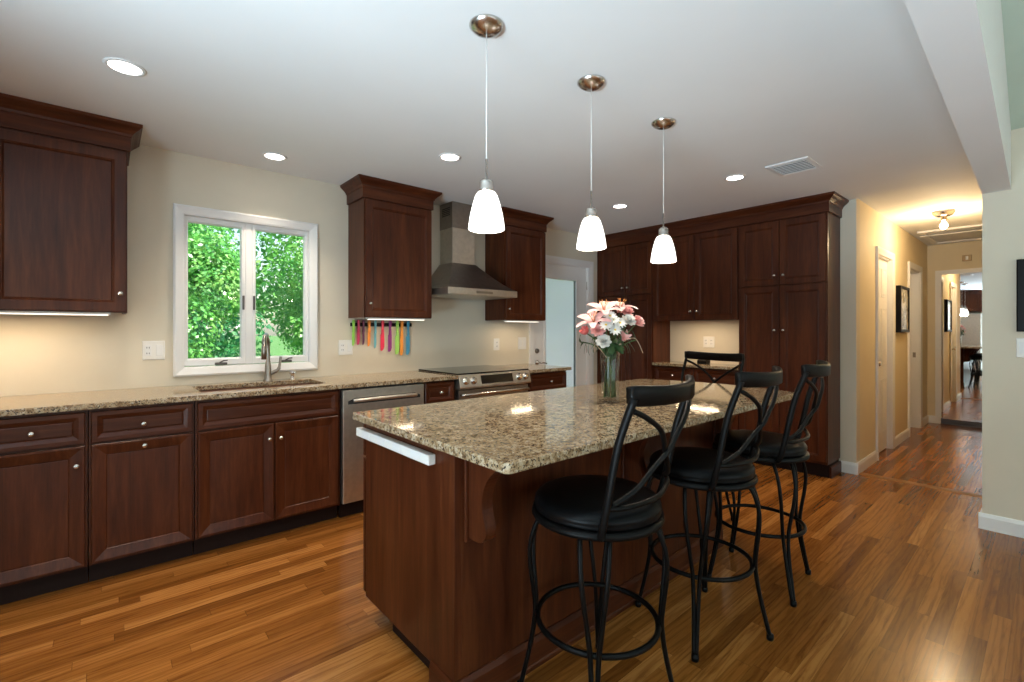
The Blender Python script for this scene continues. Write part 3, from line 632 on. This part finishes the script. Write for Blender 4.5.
# ------------------------------------------------------------------ bar stools
def make_stool():
    t = thing('bar_stool', (0, 0, 0), 'x', 'bar stool', 'black swivel bar stools at the island')
    lm = MB()
    for sg in (-1, 1):      # each leg is a pair of rods that close together below the foot ring
        lp = spline([(.165, .044*sg, .645), (.200, .044*sg, .615), (.224, .040*sg, .54), (.226, .032*sg, .46), (.216, .020*sg, .36), (.213, .013*sg, .29), (.228, .008*sg, .18), (.266, .0045*sg, .012)], 5)
        lm.tube(lp, .0082, 8, up=(0, 1, 0))
    lm.box(.10, .185, -.052, .052, .633, .645)
    fm = MB().lathe((.267, 0, 0), [(0, 0), (.013, 0), (.014, .010), (.0135, .022), (0, .026)], 12)
    l0 = lm.build('leg', iron, t); f0 = fm.build('foot_cap', iron, l0)
    l0.rotation_euler.z = PI/4
    for k in range(1, 4):
        l = l0.copy(); C.objects.link(l); WL[l] = WL[l0]; l.parent = t; l.rotation_euler.z = PI/4+k*PI/2
        f = f0.copy(); C.objects.link(f); WL[f] = WL[f0]; f.parent = l
    MB().ring((0, 0, .290), .203, .0095).build('foot_ring', iron, t)
    MB().lathe((0, 0, 0), [(0, .622), (.12, .622), (.12, .645), (0, .645)], 24).build('swivel_plate', iron, t)
    MB().lathe((0, 0, 0), [(0, .640), (.205, .640), (.220, .643), (.224, .651), (.221, .664), (.205, .666), (0, .667)], 40).build('seat_frame', iron, t)
    MB().lathe((0, 0, 0), [(.0, .667), (.200, .668), (.213, .672), (.210, .677), (.214, .686), (.213, .698), (.203, .711), (.185, .719), (.12, .726), (.05, .729), (0, .7295)], 40).build('seat_cushion', leather, t)
    bk = MB().tube(spline([(-.190, -.118, .655), (-.212, -.135, .68), (-.222, -.160, .78), (-.226, -.195, .95), (-.226, -.242, 1.085)], 5), [.0125]*21, 8, flat=.62, up=(1, 0, 0))
    bo = bk.build('back_post', iron, t); b2 = MB(); b2.v = [(-x, y, z) for x, y, z in bk.v]; b2.f = [f[::-1] for f in bk.f]; b2.sm = bk.sm
    b2.build('back_post', iron, t)
    arc = lambda x, e, m, W=.226: m+(e-m)*(x/W)**2
    n = 20; W = .232; vs = []
    for i in range(n+1):
        x = -W+2*W*i/n; y = arc(x, -.236, -.296); zt = 1.112+.010*(x/W)**2; zb = 1.056+.006*(x/W)**2
        if i in (0, n): zt -= .004; zb += .004
        vs.append([(x, y+.010, zb+.006), (x, y+.011, zt-.014), (x, y+.012, zt-.004), (x, y+.004, zt), (x, y-.010, zt-.002), (x, y-.012, zt-.012), (x, y-.011, zb+.004), (x, y-.002, zb)])
    MB().loops(vs, smooth=True).build('top_rail', iron, t)
    MB().tube(spline([(-.222, -.150, .758), (-.15, -.188, .752), (0, -.215, .748), (.15, -.188, .752), (.222, -.150, .758)], 5), .0085, 8).build('lower_rail', iron, t)
    for sg in (-1, 1):
        MB().tube(spline([(-.222*sg, -.238, 1.050), (-.17*sg, -.254, 1.026), (-.10*sg, -.264, .985), (-.04*sg, -.256+.004*sg, .940), (0, -.246+.006*sg, .900), (.05*sg, -.226, .855), (.125*sg, -.200, .798), (.20*sg, -.160, .762)], 4), .0085, 8).build('cross_bar', iron, t)
    return t
stool0 = make_stool()
SP = [((1.276, 1.026), 9.5, 37, 'black swivel bar stool nearest the camera at the island'), ((1.962, 1.006), 5.0, 23, 'middle bar stool of the three along the long side of island'),
      ((2.560, .996), 9.0, 53, 'bar stool nearest the pantry along the long side of island'), ((3.00, 1.605), 80, 40, 'bar stool at the far end of the island, facing the desk counter')]
for i, ((x, y), rz, la, lab) in enumerate(SP):
    s = stool0 if i == 0 else copy_tree(stool0)
    s.location = (x, y, 0); s.rotation_euler.z = math.radians(rz); s['label'] = lab
    k = 0
    for ch in s.children:
        if ch.name.startswith('leg'): ch.rotation_euler.z = math.radians(la-rz)+k*PI/2; k += 1

# ------------------------------------------------------------------ pendants and ceiling fixtures
PD = [(1.096, 1.412, 'pendant light nearest the camera, white glass shade on a cord'), (1.717, 1.413, 'middle pendant light of the three above the island'), (2.355, 1.423, 'pendant light nearest the pantry, last of the island row')]
pend0 = None
for i, (x, y, lab) in enumerate(PD):
    if i == 0:
        t = thing('pendant_light', (x, y, H), lab, 'pendant light', 'pendant lights over the island'); pend0 = t
        MB().lathe((x, y, H), [(0, -.034), (.012, -.0335), (.035, -.028), (.055, -.016), (.066, -.004), (.066, -.0005), (0, -.0005)], 28).build('ceiling_canopy', nickel, t)
        MB().tube([(x, y, H-.03), (x, y, 1.90)], .0022, 6).build('cord', plast, t)
        so = MB().lathe((x, y, 0), [(0, 1.925), (.0045, 1.925), (.0045, 1.852), (.016, 1.848), (.018, 1.842), (.0255, 1.840), (.0265, 1.834), (.0265, 1.812), (.0285, 1.809), (.0285, 1.798), (.0, 1.797)], 20).build('socket', nickel, t)
        MB().lathe((x, y, 0), [(.025, 1.800), (.034, 1.797), (.043, 1.783), (.052, 1.755), (.061, 1.718), (.067, 1.682), (.0695, 1.657), (.0655, 1.655), (.063, 1.682), (.049, 1.755), (.040, 1.780), (.032, 1.790), (.02, 1.793)], 28).build('glass_shade', shade_m, t)
    else:
        c = copy_tree(pend0); c.location = (x, y, H); c['label'] = lab
    lamp('pendant_lamp', 'POINT', (x, y, 1.67), 7, SOFT, shadow_soft_size=.045)
CN = [(.064, 2.681, 'recessed ceiling light above the left wall cabinet'), (.852, 3.40, 'recessed ceiling light above the sink window'), (1.743, 2.644, 'recessed ceiling light behind the nearest pendant cord'), (3.629, 2.644, 'recessed ceiling light above the wall cabinet doors of the desk'), (3.613, 1.579, 'recessed ceiling light beside the ceiling vent')]
can0 = None
for i, (x, y, lab) in enumerate(CN):
    if i == 0:
        t = thing('recessed_light', (x, y, H), lab, 'ceiling light', 'recessed lights in the kitchen ceiling'); can0 = t
        MB().lathe((x, y, H), [(.058, -.0015), (.061, -.006), (.074, -.004), (.076, -.0005), (.058, -.0005)], 32).build('trim_ring', white, t)
        MB().lathe((x, y, H), [(0, -.0022), (.058, -.0022), (.058, -.0008), (0, -.0008)], 32).build('lens', can_m, t)
    else:
        c = copy_tree(can0); c.location = (x, y, H); c['label'] = lab
    lamp('can_lamp', 'SPOT', (x, y, H-.012), 54, SOFT, shadow_soft_size=.06, spot_size=math.radians(105), spot_blend=.8)
vt = thing('ceiling_vent', (3.685, 1.20, H), 'white louvered air vent in the ceiling', 'vent')
MB().loops([[(3.535-i, 1.065-i, z), (3.835+i, 1.065-i, z), (3.835+i, 1.335+i, z), (3.535-i, 1.335+i, z)] for i, z in ((0, H-.0005), (0, H-.008), (-.022, H-.012), (-.028, H-.010), (-.028, H-.0005))], close_ends=False).build('vent_frame', white, vt)
MB().box(3.563, 3.807, 1.093, 1.307, H-.003, H-.001).build('duct_opening', darkhole, vt)
for k in range(7):
    x = 3.572+k*.035
    MB().prism([(x, H-.012), (x+.012, H-.012), (x+.018, H-.004), (x+.016, H-.003), (x+.010, H-.010), (x, H-.010)], 1.093, 1.307, 'Y').build('louver', white, vt)
# hall light
HZ = H+.014
hl = thing('hall_light', (6.25, .70, HZ), 'bare bulb ceiling light in the hall', 'ceiling light')
MB().lathe((6.25, .70, HZ), [(0, -.05), (.05, -.05), (.062, -.043), (.085, -.018), (.088, -.002), (0, -.0005)], 24).build('fixture_base', nickel, hl)
MB().lathe((6.25, .70, HZ), [(.022, -.05), (.024, -.078), (.034, -.082), (.034, -.09), (.02, -.094), (0, -.094)], 20).build('bulb_socket', nickel, hl)
MB().lathe((6.25, .70, HZ), [(.012, -.094), (.016, -.11), (.028, -.128), (.031, -.146), (.024, -.166), (.010, -.175), (0, -.176)], 20).build('bulb', bulb_m, hl)
lamp('hall_lamp', 'POINT', (6.25, .70, HZ-.21), 21, (1, .74, .42), shadow_soft_size=.03)

# ------------------------------------------------------------------ hall
def panel_door(name, xa, xb, y, label, m=white):
    b = MB().box(xa, xb, y, y+.035, .012, 2.03); o = struct(name, b, m, label)
    w_ = (xb-xa); 
    for c0, c1 in ((xa+.09*w_/.6, xa+w_/2-.03), (xa+w_/2+.03, xb-.09*w_/.6)):
        for z0_, z1_ in ((.20, .76), (.90, 1.50), (1.62, 1.92)):
            MB().loops([[(c0+i, y-h, z0_+i), (c1-i, y-h, z0_+i), (c1-i, y-h, z1_-i), (c0+i, y-h, z1_-i)] for i, h in ((0, .001), (.004, .007), (.012, .002), (.035, .009))]).build('raised_panel', m, o)
    return o
dd = panel_door('door_2', d1a+.022, d1b-.022, YH+.035, 'white six panel closet door in the hall')
MB().lathe((d1a+.08, YH+.035, .94), [(0, .05), (.02, .048), (.026, .036), (.018, .02), (.01, .008), (.022, .004), (.023, 0)], 16, '-Y').build('door_knob', nickel, dd)
for nm, a, b in (('trim_4', d1a, d1b), ('trim_6', d2a, d2b)): casing(nm, a+.008, b-.008, 2.03, .07, YH, 'white casing around the %s hall door' % ('closet' if nm == 'trim_4' else 'far open'), t=.022)
for nm, a, b in (('trim_5', d1a, d1b), ('trim_7', d2a, d2b)):
    struct(nm, MB().box(a, a+.02, YH+.001, YH+.099, 0, 2.04).box(b-.02, b, YH+.001, YH+.099, 0, 2.04).box(a+.02, b-.02, YH+.001, YH+.099, 2.02, 2.04), white, 'white jamb of the %s hall door' % ('closet' if nm == 'trim_5' else 'far open'))
sp_ = MB().box(d2b-.0225, d2b-.0198, YH+.035, YH+.065, .92, .985).build('strike_plate', steel_d, origin=(d2b-.02, YH+.05, .95))
tag(sp_, 'dark strike plate on the far hall door jamb', 'strike plate')
struct('wall_bath', MB().box(d2a-.5, d2b+.6, YH+.9, YH+.95, 0, H+.1).box(d2a-.55, d2a-.5, YH+.1, YH+.95, 0, H+.1).box(d2b+.6, d2b+.65, YH+.1, YH+.95, 0, H+.1), hallm, 'wall of the room off the hall')
def art_mat():
    m, nt, p = base_mat('landscape_print'); v = coords(nt, (1, 1, 1))
    f = noise(nt, v, 7, 5, .6, 1.0)
    nt.links.new(ramp(nt, f, [(.3, (.05, .05, .045)), (.45, (.22, .20, .16)), (.55, (.55, .52, .44)), (.7, (.70, .68, .62))]), p.inputs['Base Color']); p.inputs['Roughness'].default_value = .15; return m
art = art_mat()
pf = thing('framed_picture', (6.84, YH, 1.25), 'deep black framed picture hanging between the hall doors', 'picture')
MB().loops([[(6.60+i, YH-h, 1.25+i), (7.08-i, YH-h, 1.25+i), (7.08-i, YH-h, 1.77-i), (6.60+i, YH-h, 1.77-i)] for i, h in ((0, .001), (0, .042), (.006, .048), (.03, .048), (.034, .036))], close_ends=False).build('picture_frame', iron, pf)
MB().box(6.632, 7.048, YH-.037, YH-.034, 1.282, 1.738).build('print', art, pf)
pf2 = thing('framed_picture', (XS, -.12, 1.265), 'black framed picture at right edge on wall below the beam', 'picture')
MB().loops([[(XS-h, -.42+i, 1.265+i), (XS-h, .143-i, 1.265+i), (XS-h, .143-i, 1.708-i), (XS-h, -.42+i, 1.708-i)] for i, h in ((0, .001), (0, .028), (.006, .032), (.04, .032), (.044, .022))], close_ends=False).build('picture_frame', iron, pf2)
MB().box(XS-.024, XS-.020, -.378, .101, 1.307, 1.666).build('print', art, pf2)
# mirrored closet door at the end of the hall
mc = thing('mirrored_door', (XE, .66, 0), 'full height mirrored closet door closing off the hall', 'mirror')
MB().box(XE-.018, XE-.010, YS+.03, .985, .075, 2.03).build('mirror_glass', mirr, mc)
MB().box(XE-.024, XE-.001, YS+.02, .992, .012, .075).build('lower_rail', bronze, mc, bevel=.002)
MB().box(XE-.012, XE-.001, YS+.02, .992, .075, 2.035).build('backing_board', white, mc)
MB().box(XE-.05, XE-.025, YS+.01, .992, 0, .012).build('floor_track', bronze, mc)
m_ = MB(); m_.box(XE-.02, XE, .993, 1.05, 0, 2.09).box(XE-.02, XE, YS, .993, 2.036, 2.09)
struct('trim_8', m_, white, 'white casing around the mirrored closet door')
dch = thing('door_chime', (XE, .735, 2.20), 'small square chime box above the mirrored door', 'door chime')
MB().box(XE-.03, XE-.0005, .69, .78, 2.19, 2.27).build('chime_cover', plain('tan_plastic', (.50, .36, .20), .5), dch, bevel=.004)
MB().box(XE-.032, XE-.030, .722, .748, 2.205, 2.255).build('grille', plast, dch)
ha = thing('attic_hatch', (7.9, .72, HZ), 'attic hatch panel with trim frame in the hall ceiling', 'attic hatch')
MB().loops([[(7.30-i, .37-i, z), (8.42+i, .37-i, z), (8.42+i, 1.05+i, z), (7.30-i, 1.05+i, z)] for i, z in ((0, HZ-.0005), (0, HZ-.022), (-.05, HZ-.018), (-.055, HZ-.0005))], close_ends=False).build('hatch_frame', white, ha)
MB().box(7.37, 8.35, .44, .98, HZ-.008, HZ-.001).build('hatch_panel', ceilm, ha)
MB().box(7.55, 7.60, .355, 1.065, HZ-.030, HZ-.0225).build('hatch_rail', white, ha)

# ------------------------------------------------------------------ vase with flowers
VX, VY, VZ = 1.907, 1.45, .9145
vs_ = MB().lathe((VX, VY, VZ), [(0, 0), (.044, 0), (.046, .004), (.045, .12), (.047, .20), (.050, .255), (.0475, .2555), (.0445, .20), (.042, .12), (.042, .016), (.03, .013), (0, .012)], 32).build('glass_vase', vase_g, origin=(VX, VY, VZ))
tag(vs_, 'clear cylinder glass vase of flowers standing on the island', 'vase')
def mix_mat(name, c1, c2, scale=25, tr=.25, rough=.5):
    m, nt, p = base_mat(name); v = coords(nt); o = nt.nodes['Material Output']
    cr = ramp(nt, noise(nt, v, scale, 2), [(.35, c1), (.65, c2)]); nt.links.new(cr, p.inputs['Base Color']); p.inputs['Roughness'].default_value = rough
    t = N(nt, 'ShaderNodeBsdfTranslucent'); nt.links.new(cr, t.inputs[0]); mx = N(nt, 'ShaderNodeMixShader'); mx.inputs[0].default_value = tr
    nt.links.new(p.outputs[0], mx.inputs[1]); nt.links.new(t.outputs[0], mx.inputs[2]); nt.links.new(mx.outputs[0], o.inputs[0]); return m
pinkl = mix_mat('lily_petal', (.80, .42, .41), (.88, .64, .61)); pink2 = mix_mat('rose_petal', (.82, .22, .20), (.88, .34, .30)); palep = mix_mat('pale_pink_petal', (.84, .40, .38), (.90, .58, .54))
whitep = mix_mat('white_petal', (.66, .64, .60), (.76, .75, .72)); stemm = mix_mat('stem_green', (.03, .075, .02), (.06, .12, .03), 40, .1); leafm = mix_mat('leaf_green', (.025, .06, .02), (.06, .12, .035), 30, .2); yel = plain('yellow_stamen', (.75, .50, .06), .6); orange = plain('orange_anther', (.55, .20, .04), .6); dry = plain('dry_twig', (.55, .36, .24), .6)
def petal(mb, c, az, el0, el1, L, W, nrm_axis, n=5, cup=.15):
    # petal as a curved strip: starts at c, heads out along azimuth az around axis, elevation el0->el1
    A = nrm_axis; X = A.orthogonal().normalized(); Y = A.cross(X)
    out = X*math.cos(az)+Y*math.sin(az); side = A.cross(out).normalized(); p = Vector(c); rows = []
    for i in range(n+1):
        t = i/n; el = el0+(el1-el0)*t; d = out*math.cos(el)+A*math.sin(el); nn = A*math.cos(el)-out*math.sin(el)
        wv = W*math.sin(PI*min(.97, (.12+.80*t)))**.8*.5
        rows.append([p-side*wv+nn*cup*wv, p.copy(), p+side*wv+nn*cup*wv]); p = p+d*(L/n)
    vs = [q for r in rows for q in r]
    mb.add(vs, [(i*3+k, i*3+k+1, (i+1)*3+k+1, (i+1)*3+k) for i in range(n) for k in range(2)], True)
rest = []
def stem_of(head, parent, k):
    a = 2.4*k; fr = .034*(.5+.5*random.random()); bx, by = VX+fr*math.cos(a), VY+fr*math.sin(a)
    tx, ty = VX+.030*math.cos(a+2.6), VY+.030*math.sin(a+2.6); hv = Vector(head)
    d = Vector((hv.x-VX, hv.y-VY, 0)); r = min(.03, d.length*.3); 
    if d.length > .01: tx, ty = VX+d.normalized().x*r, VY+d.normalized().y*r
    pts = spline([(bx, by, VZ+.025), (VX+(bx-VX)*.75, VY+(by-VY)*.75, VZ+.13), (tx, ty, VZ+.245), ((tx+hv.x)/2, (ty+hv.y)/2, (VZ+.25+hv.z)/2+.012), tuple(hv)], 4)
    MB().tube(pts, .0034, 6).build('stem', stemm, parent)
CAMV = Vector((0, 0, HC))
RT = Vector((math.sin(math.radians(49.063)), -math.cos(math.radians(49.063)), 0)); FW = Vector((math.cos(math.radians(49.063)), math.sin(math.radians(49.063)), 0))
def at_px(u, v, depth):      # a bouquet position: sideways, up and towards the viewer from the vase
    base = Vector((VX, VY, 0)); fwd = base.dot(FW)-depth
    r = (u-512)/468.3*fwd; p = FW*fwd+RT*r; return Vector((p.x, p.y, HC+(330.5-v)/468.3*fwd))
FL = [('lily', 604, 311, .04, 'large open pink lily at the top of the bouquet'), ('lily', 620, 309, -.04, 'pink lily at the top behind the others, toward the right'), ('lily', 594, 322, .05, 'drooping pink lily above the rose bud'),
      ('rose', 585, 331, .04, 'salmon pink rose bud at the left of the bouquet'), ('carnation', 627, 311, .0, 'pale pink carnation topmost on right side of bouquet'), ('carnation', 638, 321, .02, 'pale pink carnation at the far right of the bouquet'), ('carnation', 629, 320, .06, 'pale pink carnation next to the white daisies'), ('carnation', 598, 330, .07, 'pale pink carnation beside the rose bud'),
      ('daisy', 613, 320, .09, 'white daisy in the middle of the bouquet'), ('daisy', 606, 325, .10, 'white daisy left of the bouquet centre'), ('daisy', 620, 323, .09, 'white daisy right of the bouquet centre'), ('daisy', 615, 330, .10, 'low white daisy under the others'), ('daisy', 610, 316, .08, 'topmost white daisy just under the large open lily'), ('carnation', 603.5, 341, .09, 'round white carnation lowest in the bouquet'), ('lily_bud', 624, 338, .07, 'half open cream lily bud low on the right')]
for k, (kd, u, v, dp, lab) in enumerate(FL):
    h = at_px(u, v, dp); t = thing(kd, (VX, VY, VZ+.02), lab, 'flower', 'flowers in the glass vase')
    out = (h-Vector((VX, VY, VZ+.22))).normalized(); ax = (out*.75-FW*.75+Vector((0, 0, .3))).normalized(); b = MB()
    if kd == 'lily':
        ax = (out+Vector((0, 0, .5))-FW*.5).normalized()
        for q in range(6): petal(b, h-ax*.02, q*PI/3+k, math.radians(62 if q % 2 else 55), math.radians(-30), .112, .048 if q % 2 else .036, ax, 6)
        b.build('petals', pinkl, t); s_ = MB()
        for q in range(6):
            a = q*PI/3+.3; X = ax.orthogonal().normalized(); Y = ax.cross(X); e = h+ax*.05+(X*math.cos(a)+Y*math.sin(a))*.02
            s_.tube([h-ax*.01, (h+e)/2+ax*.004, e], .0011, 5); s_.tube([e-X*.005, e+X*.005], .0025, 5)
        s_.build('stamens', orange, t)
    elif kd == 'rose':
        ax = (out-FW*.3).normalized()
        for ly, (nq, e0, e1, L, W) in enumerate(((3, 80, 86, .040, .034), (5, 68, 84, .044, .038), (5, 55, 70, .046, .040))):
            for q in range(nq): petal(b, h-ax*.02, q*2*PI/nq+ly, math.radians(e0-25), math.radians(e1+20), L, W, ax, 5, .45)
        b.build('petals', pink2, t)
    elif kd == 'carnation':
        wht = 'white' in lab
        for ly in range(5):
            for q in range(8): petal(b, h-ax*.008, q*PI/4+ly*.37+random.random()*.2, math.radians(8+ly*17), math.radians(20+ly*14), .040-.003*ly, .028, ax, 4, random.uniform(-.4, .4))
        b.build('petals', whitep if wht else palep, t)
    elif kd == 'daisy':
        for ly in range(2):
            for q in range(11): petal(b, h, q*2*PI/11+ly*.28, math.radians(8+14*ly), math.radians(-6+12*ly), .034-.004*ly, .0125, ax, 3)
        b.build('petals', whitep, t); MB().tube([h-ax*.001, h+ax*.004, h+ax*.006], [.006, .006, .003], 8).build('flower_centre', yel, t)
    else:
        for q in range(6): petal(b, h-ax*.02, q*PI/3, math.radians(70), math.radians(40), .055, .022, ax, 5)
        b.build('petals', palep, t)
    stem_of(h-ax*.022, t, k)
for k, (u, v, lab) in enumerate(((581, 342, 'dark leafy sprig sticking out low left of the bouquet'), (596, 338, 'leafy sprig beside the lowest white carnation'), (636, 340, 'leafy sprig at the right under the pink carnations'), (615, 345, 'leafy sprig at the vase mouth'), (626, 332, 'leafy sprig behind the cream bud'))):
    h = at_px(u, v, .02*k-.02); t = thing('leaf_sprig', (VX, VY, VZ+.02), lab, 'foliage', 'leafy sprigs in the vase'); stem_of(h, t, 20+k); b = MB()
    o_ = Vector((VX, VY, VZ+.27))
    for q in range(9):
        c = o_.lerp(h, .25+.75*q/8); petal(b, c, random.random()*6.3, math.radians(random.uniform(0, 30)), math.radians(random.uniform(-40, 5)), .06, .024, (h-o_).normalized(), 4)
    b.build('leaves', leafm, t)
for k, (p, lab) in enumerate(((((604, 352), (612, 366-8), (640, 352)), 'dry curling twig hanging out at the right of the vase'), (((600, 350), (596, 345), (594, 352)), 'short dry twig at the left of the vase mouth'))):
    pts = [Vector((VX, VY, VZ+.20))]+[at_px(u, v, .05) for u, v in p[1:]]
    if k == 0: pts = [Vector((VX, VY, VZ+.20)), at_px(617, 347, .03), at_px(634, 338, .03), at_px(643, 353, .03)]
    t = thing('dry_twig', (VX, VY, VZ+.1), lab, 'twig', 'dry twigs in the vase'); MB().tube(spline(pts, 6), .0016, 5).build('twig', dry, t)

# ------------------------------------------------------------------ behind the camera (seen in the hall mirror)
fg = thing('refrigerator', (-1.9, 1.75, 0), 'stainless refrigerator seen in the hall mirror', 'refrigerator')
MB().box(XWW+.01, -1.62, 1.32, 2.22, .02, 1.76).build('refrigerator_body', steel_d, fg)
for a, b in ((1.325, 1.766), (1.774, 2.215)): 
    d = MB().box(-1.62, -1.56, a, b, .62, 1.755).build('refrigerator_door', steel, fg, bevel=.006)
    hy = 1.735 if a < 1.5 else 1.805
    MB().tube([(-1.56, hy, .75), (-1.525, hy, .79), (-1.525, hy, 1.5), (-1.56, hy, 1.54)], .011).build('refrigerator_handle', nickel, d)
MB().box(-1.62, -1.56, 1.325, 2.215, .05, .61).build('freezer_drawer', steel, fg, bevel=.006)
t = thing('wall_cabinet', (-1.95, 1.77, 1.82), 'cherry wall cabinet above the refrigerator, in the hall mirror', 'cabinet')
MB().box(XWW+.01, -1.62, 1.30, 2.24, 1.82, H-.002).build('cabinet_body', cherry, t)
for a, b in ((1.31, 1.765), (1.775, 2.23)):
    rg_ = [[(-1.62+d, a+i, 1.83+i), (-1.62+d, b-i, 1.83+i), (-1.62+d, b-i, 2.40-i), (-1.62+d, a+i, 2.40-i)] for i, d in UP]
    MB().loops(rg_).build('door', cherry, t)

# ------------------------------------------------------------------ garden outside
struct('floor_garden', MB().box(-90, 110, YW+.3, 190, -.75, -.7), plain('lawn', (.06, .16, .03), .9, var=.3, vs=2), 'lawn outside the window')
struct('floor_bounce', MB().box(2.6, 10.5, YW+.17, 6.4, -.20, -.12), plain('grey_bounce_slab', (.55, .56, .60), .8), 'pale grey slab added outside the back door to bounce light')  # reflector slab added to throw pale light onto the door blind
def leaf_mat(name, c1, c2, c3):
    m, nt, p = base_mat(name); nt.nodes.remove(p); o = nt.nodes['Material Output']; v = coords(nt)
    n1 = noise(nt, v, 3.2, 5, .75); cr = ramp(nt, n1, [(.3, c1), (.5, c2), (.72, c3)])
    d = N(nt, 'ShaderNodeBsdfDiffuse'); t = N(nt, 'ShaderNodeBsdfTranslucent'); g = N(nt, 'ShaderNodeBsdfGlossy'); g.inputs['Roughness'].default_value = .35
    nt.links.new(cr, d.inputs[0]); nt.links.new(cr, t.inputs[0]); mx = N(nt, 'ShaderNodeMixShader'); mx.inputs[0].default_value = .45
    nt.links.new(d.outputs[0], mx.inputs[1]); nt.links.new(t.outputs[0], mx.inputs[2]); m2 = N(nt, 'ShaderNodeMixShader'); m2.inputs[0].default_value = .06
    nt.links.new(mx.outputs[0], m2.inputs[1]); nt.links.new(g.outputs[0], m2.inputs[2]); nt.links.new(m2.outputs[0], o.inputs[0]); return m
lf1 = leaf_mat('maple_leaf', (.02, .18, .07), (.14, .44, .08), (.46, .66, .20)); lf2 = leaf_mat('dark_leaf', (.010, .12, .08), (.05, .28, .09), (.22, .46, .14))
bark = plain('bark', (.10, .075, .055), .9, var=.4, vs=14)
def tree(x, y, r, zc, n, m, lab, ls=.10):
    t = thing('tree', (x, y, -.7), lab, 'tree', 'leafy trees outside the window'); b = MB(); blobs = []
    for _ in range(16):
        d = Vector((random.gauss(0, 1), random.gauss(0, 1), random.gauss(0, 1))).normalized(); blobs.append((Vector((x, y, zc))+Vector((d.x*r*.62, d.y*r*.62, d.z*r*.85)), r*random.uniform(.34, .52)))
    for i in range(n):
        c, br = random.choice(blobs); d = Vector((random.gauss(0, 1), random.gauss(0, 1), random.gauss(0, 1))).normalized()
        p = c+d*br*random.uniform(.75, 1.03); s = ls*random.uniform(.6, 1.3)
        nrm = (d+Vector((0, 0, .5))+Vector((random.gauss(0, .5), random.gauss(0, .5), random.gauss(0, .5)))).normalized(); X = nrm.orthogonal().normalized(); Y = nrm.cross(X); a = random.random()*6.28
        U = X*math.cos(a)+Y*math.sin(a); V = nrm.cross(U)
        b.add([p-U*s*.5, p+V*s*.32-nrm*s*.05, p+U*s*.5-nrm*s*.12, p-V*s*.32-nrm*s*.05], [(0, 1, 2, 3)], True)
    b.build('foliage', m, t, weld=False)
    k = MB().tube([(x, y, -.72), (x+.04, y, .3), (x-.03, y+.04, zc-r*.3), (x, y, zc+r*.3)], [.16, .13, .10, .05], 10)
    for q in range(5): c, br = blobs[q]; k.tube([(x, y, zc-r*.35), tuple((Vector((x, y, zc))+c)/2), tuple(c)], [.06, .04, .02], 6)
    k.build('trunk', bark, t)
for a in ((.50, 7.7, 1.1, 1.7, 19000, lf1, 'bright green maple filling the left window pane', .058), (3.04, 7.7, 1.1, 1.8, 16000, lf1, 'bright leafy tree behind the right window pane', .058), (-.45, 11.3, 1.9, 2.0, 8000, lf2, 'dark tree behind the maple, left in the window', .12), (3.95, 11.3, 1.9, 2.0, 9000, lf1, 'tall bright tree standing behind the one in right pane', .12), (1.9, 16.6, 2.6, 2.6, 9000, lf2, 'dark tree far off between the window panes', .17), (7.9, 16.6, 2.6, 2.6, 5000, lf2, 'dark tree farthest right beyond the window', .17), (1.86, 9.35, .55, .35, 4000, lf2, 'low dark shrub standing in the gap between the trees', .06), (9.6, 9.5, 1.5, 1.6, 4000, lf1, 'leafy tree far to the right outside the back door', .12)): tree(*a)
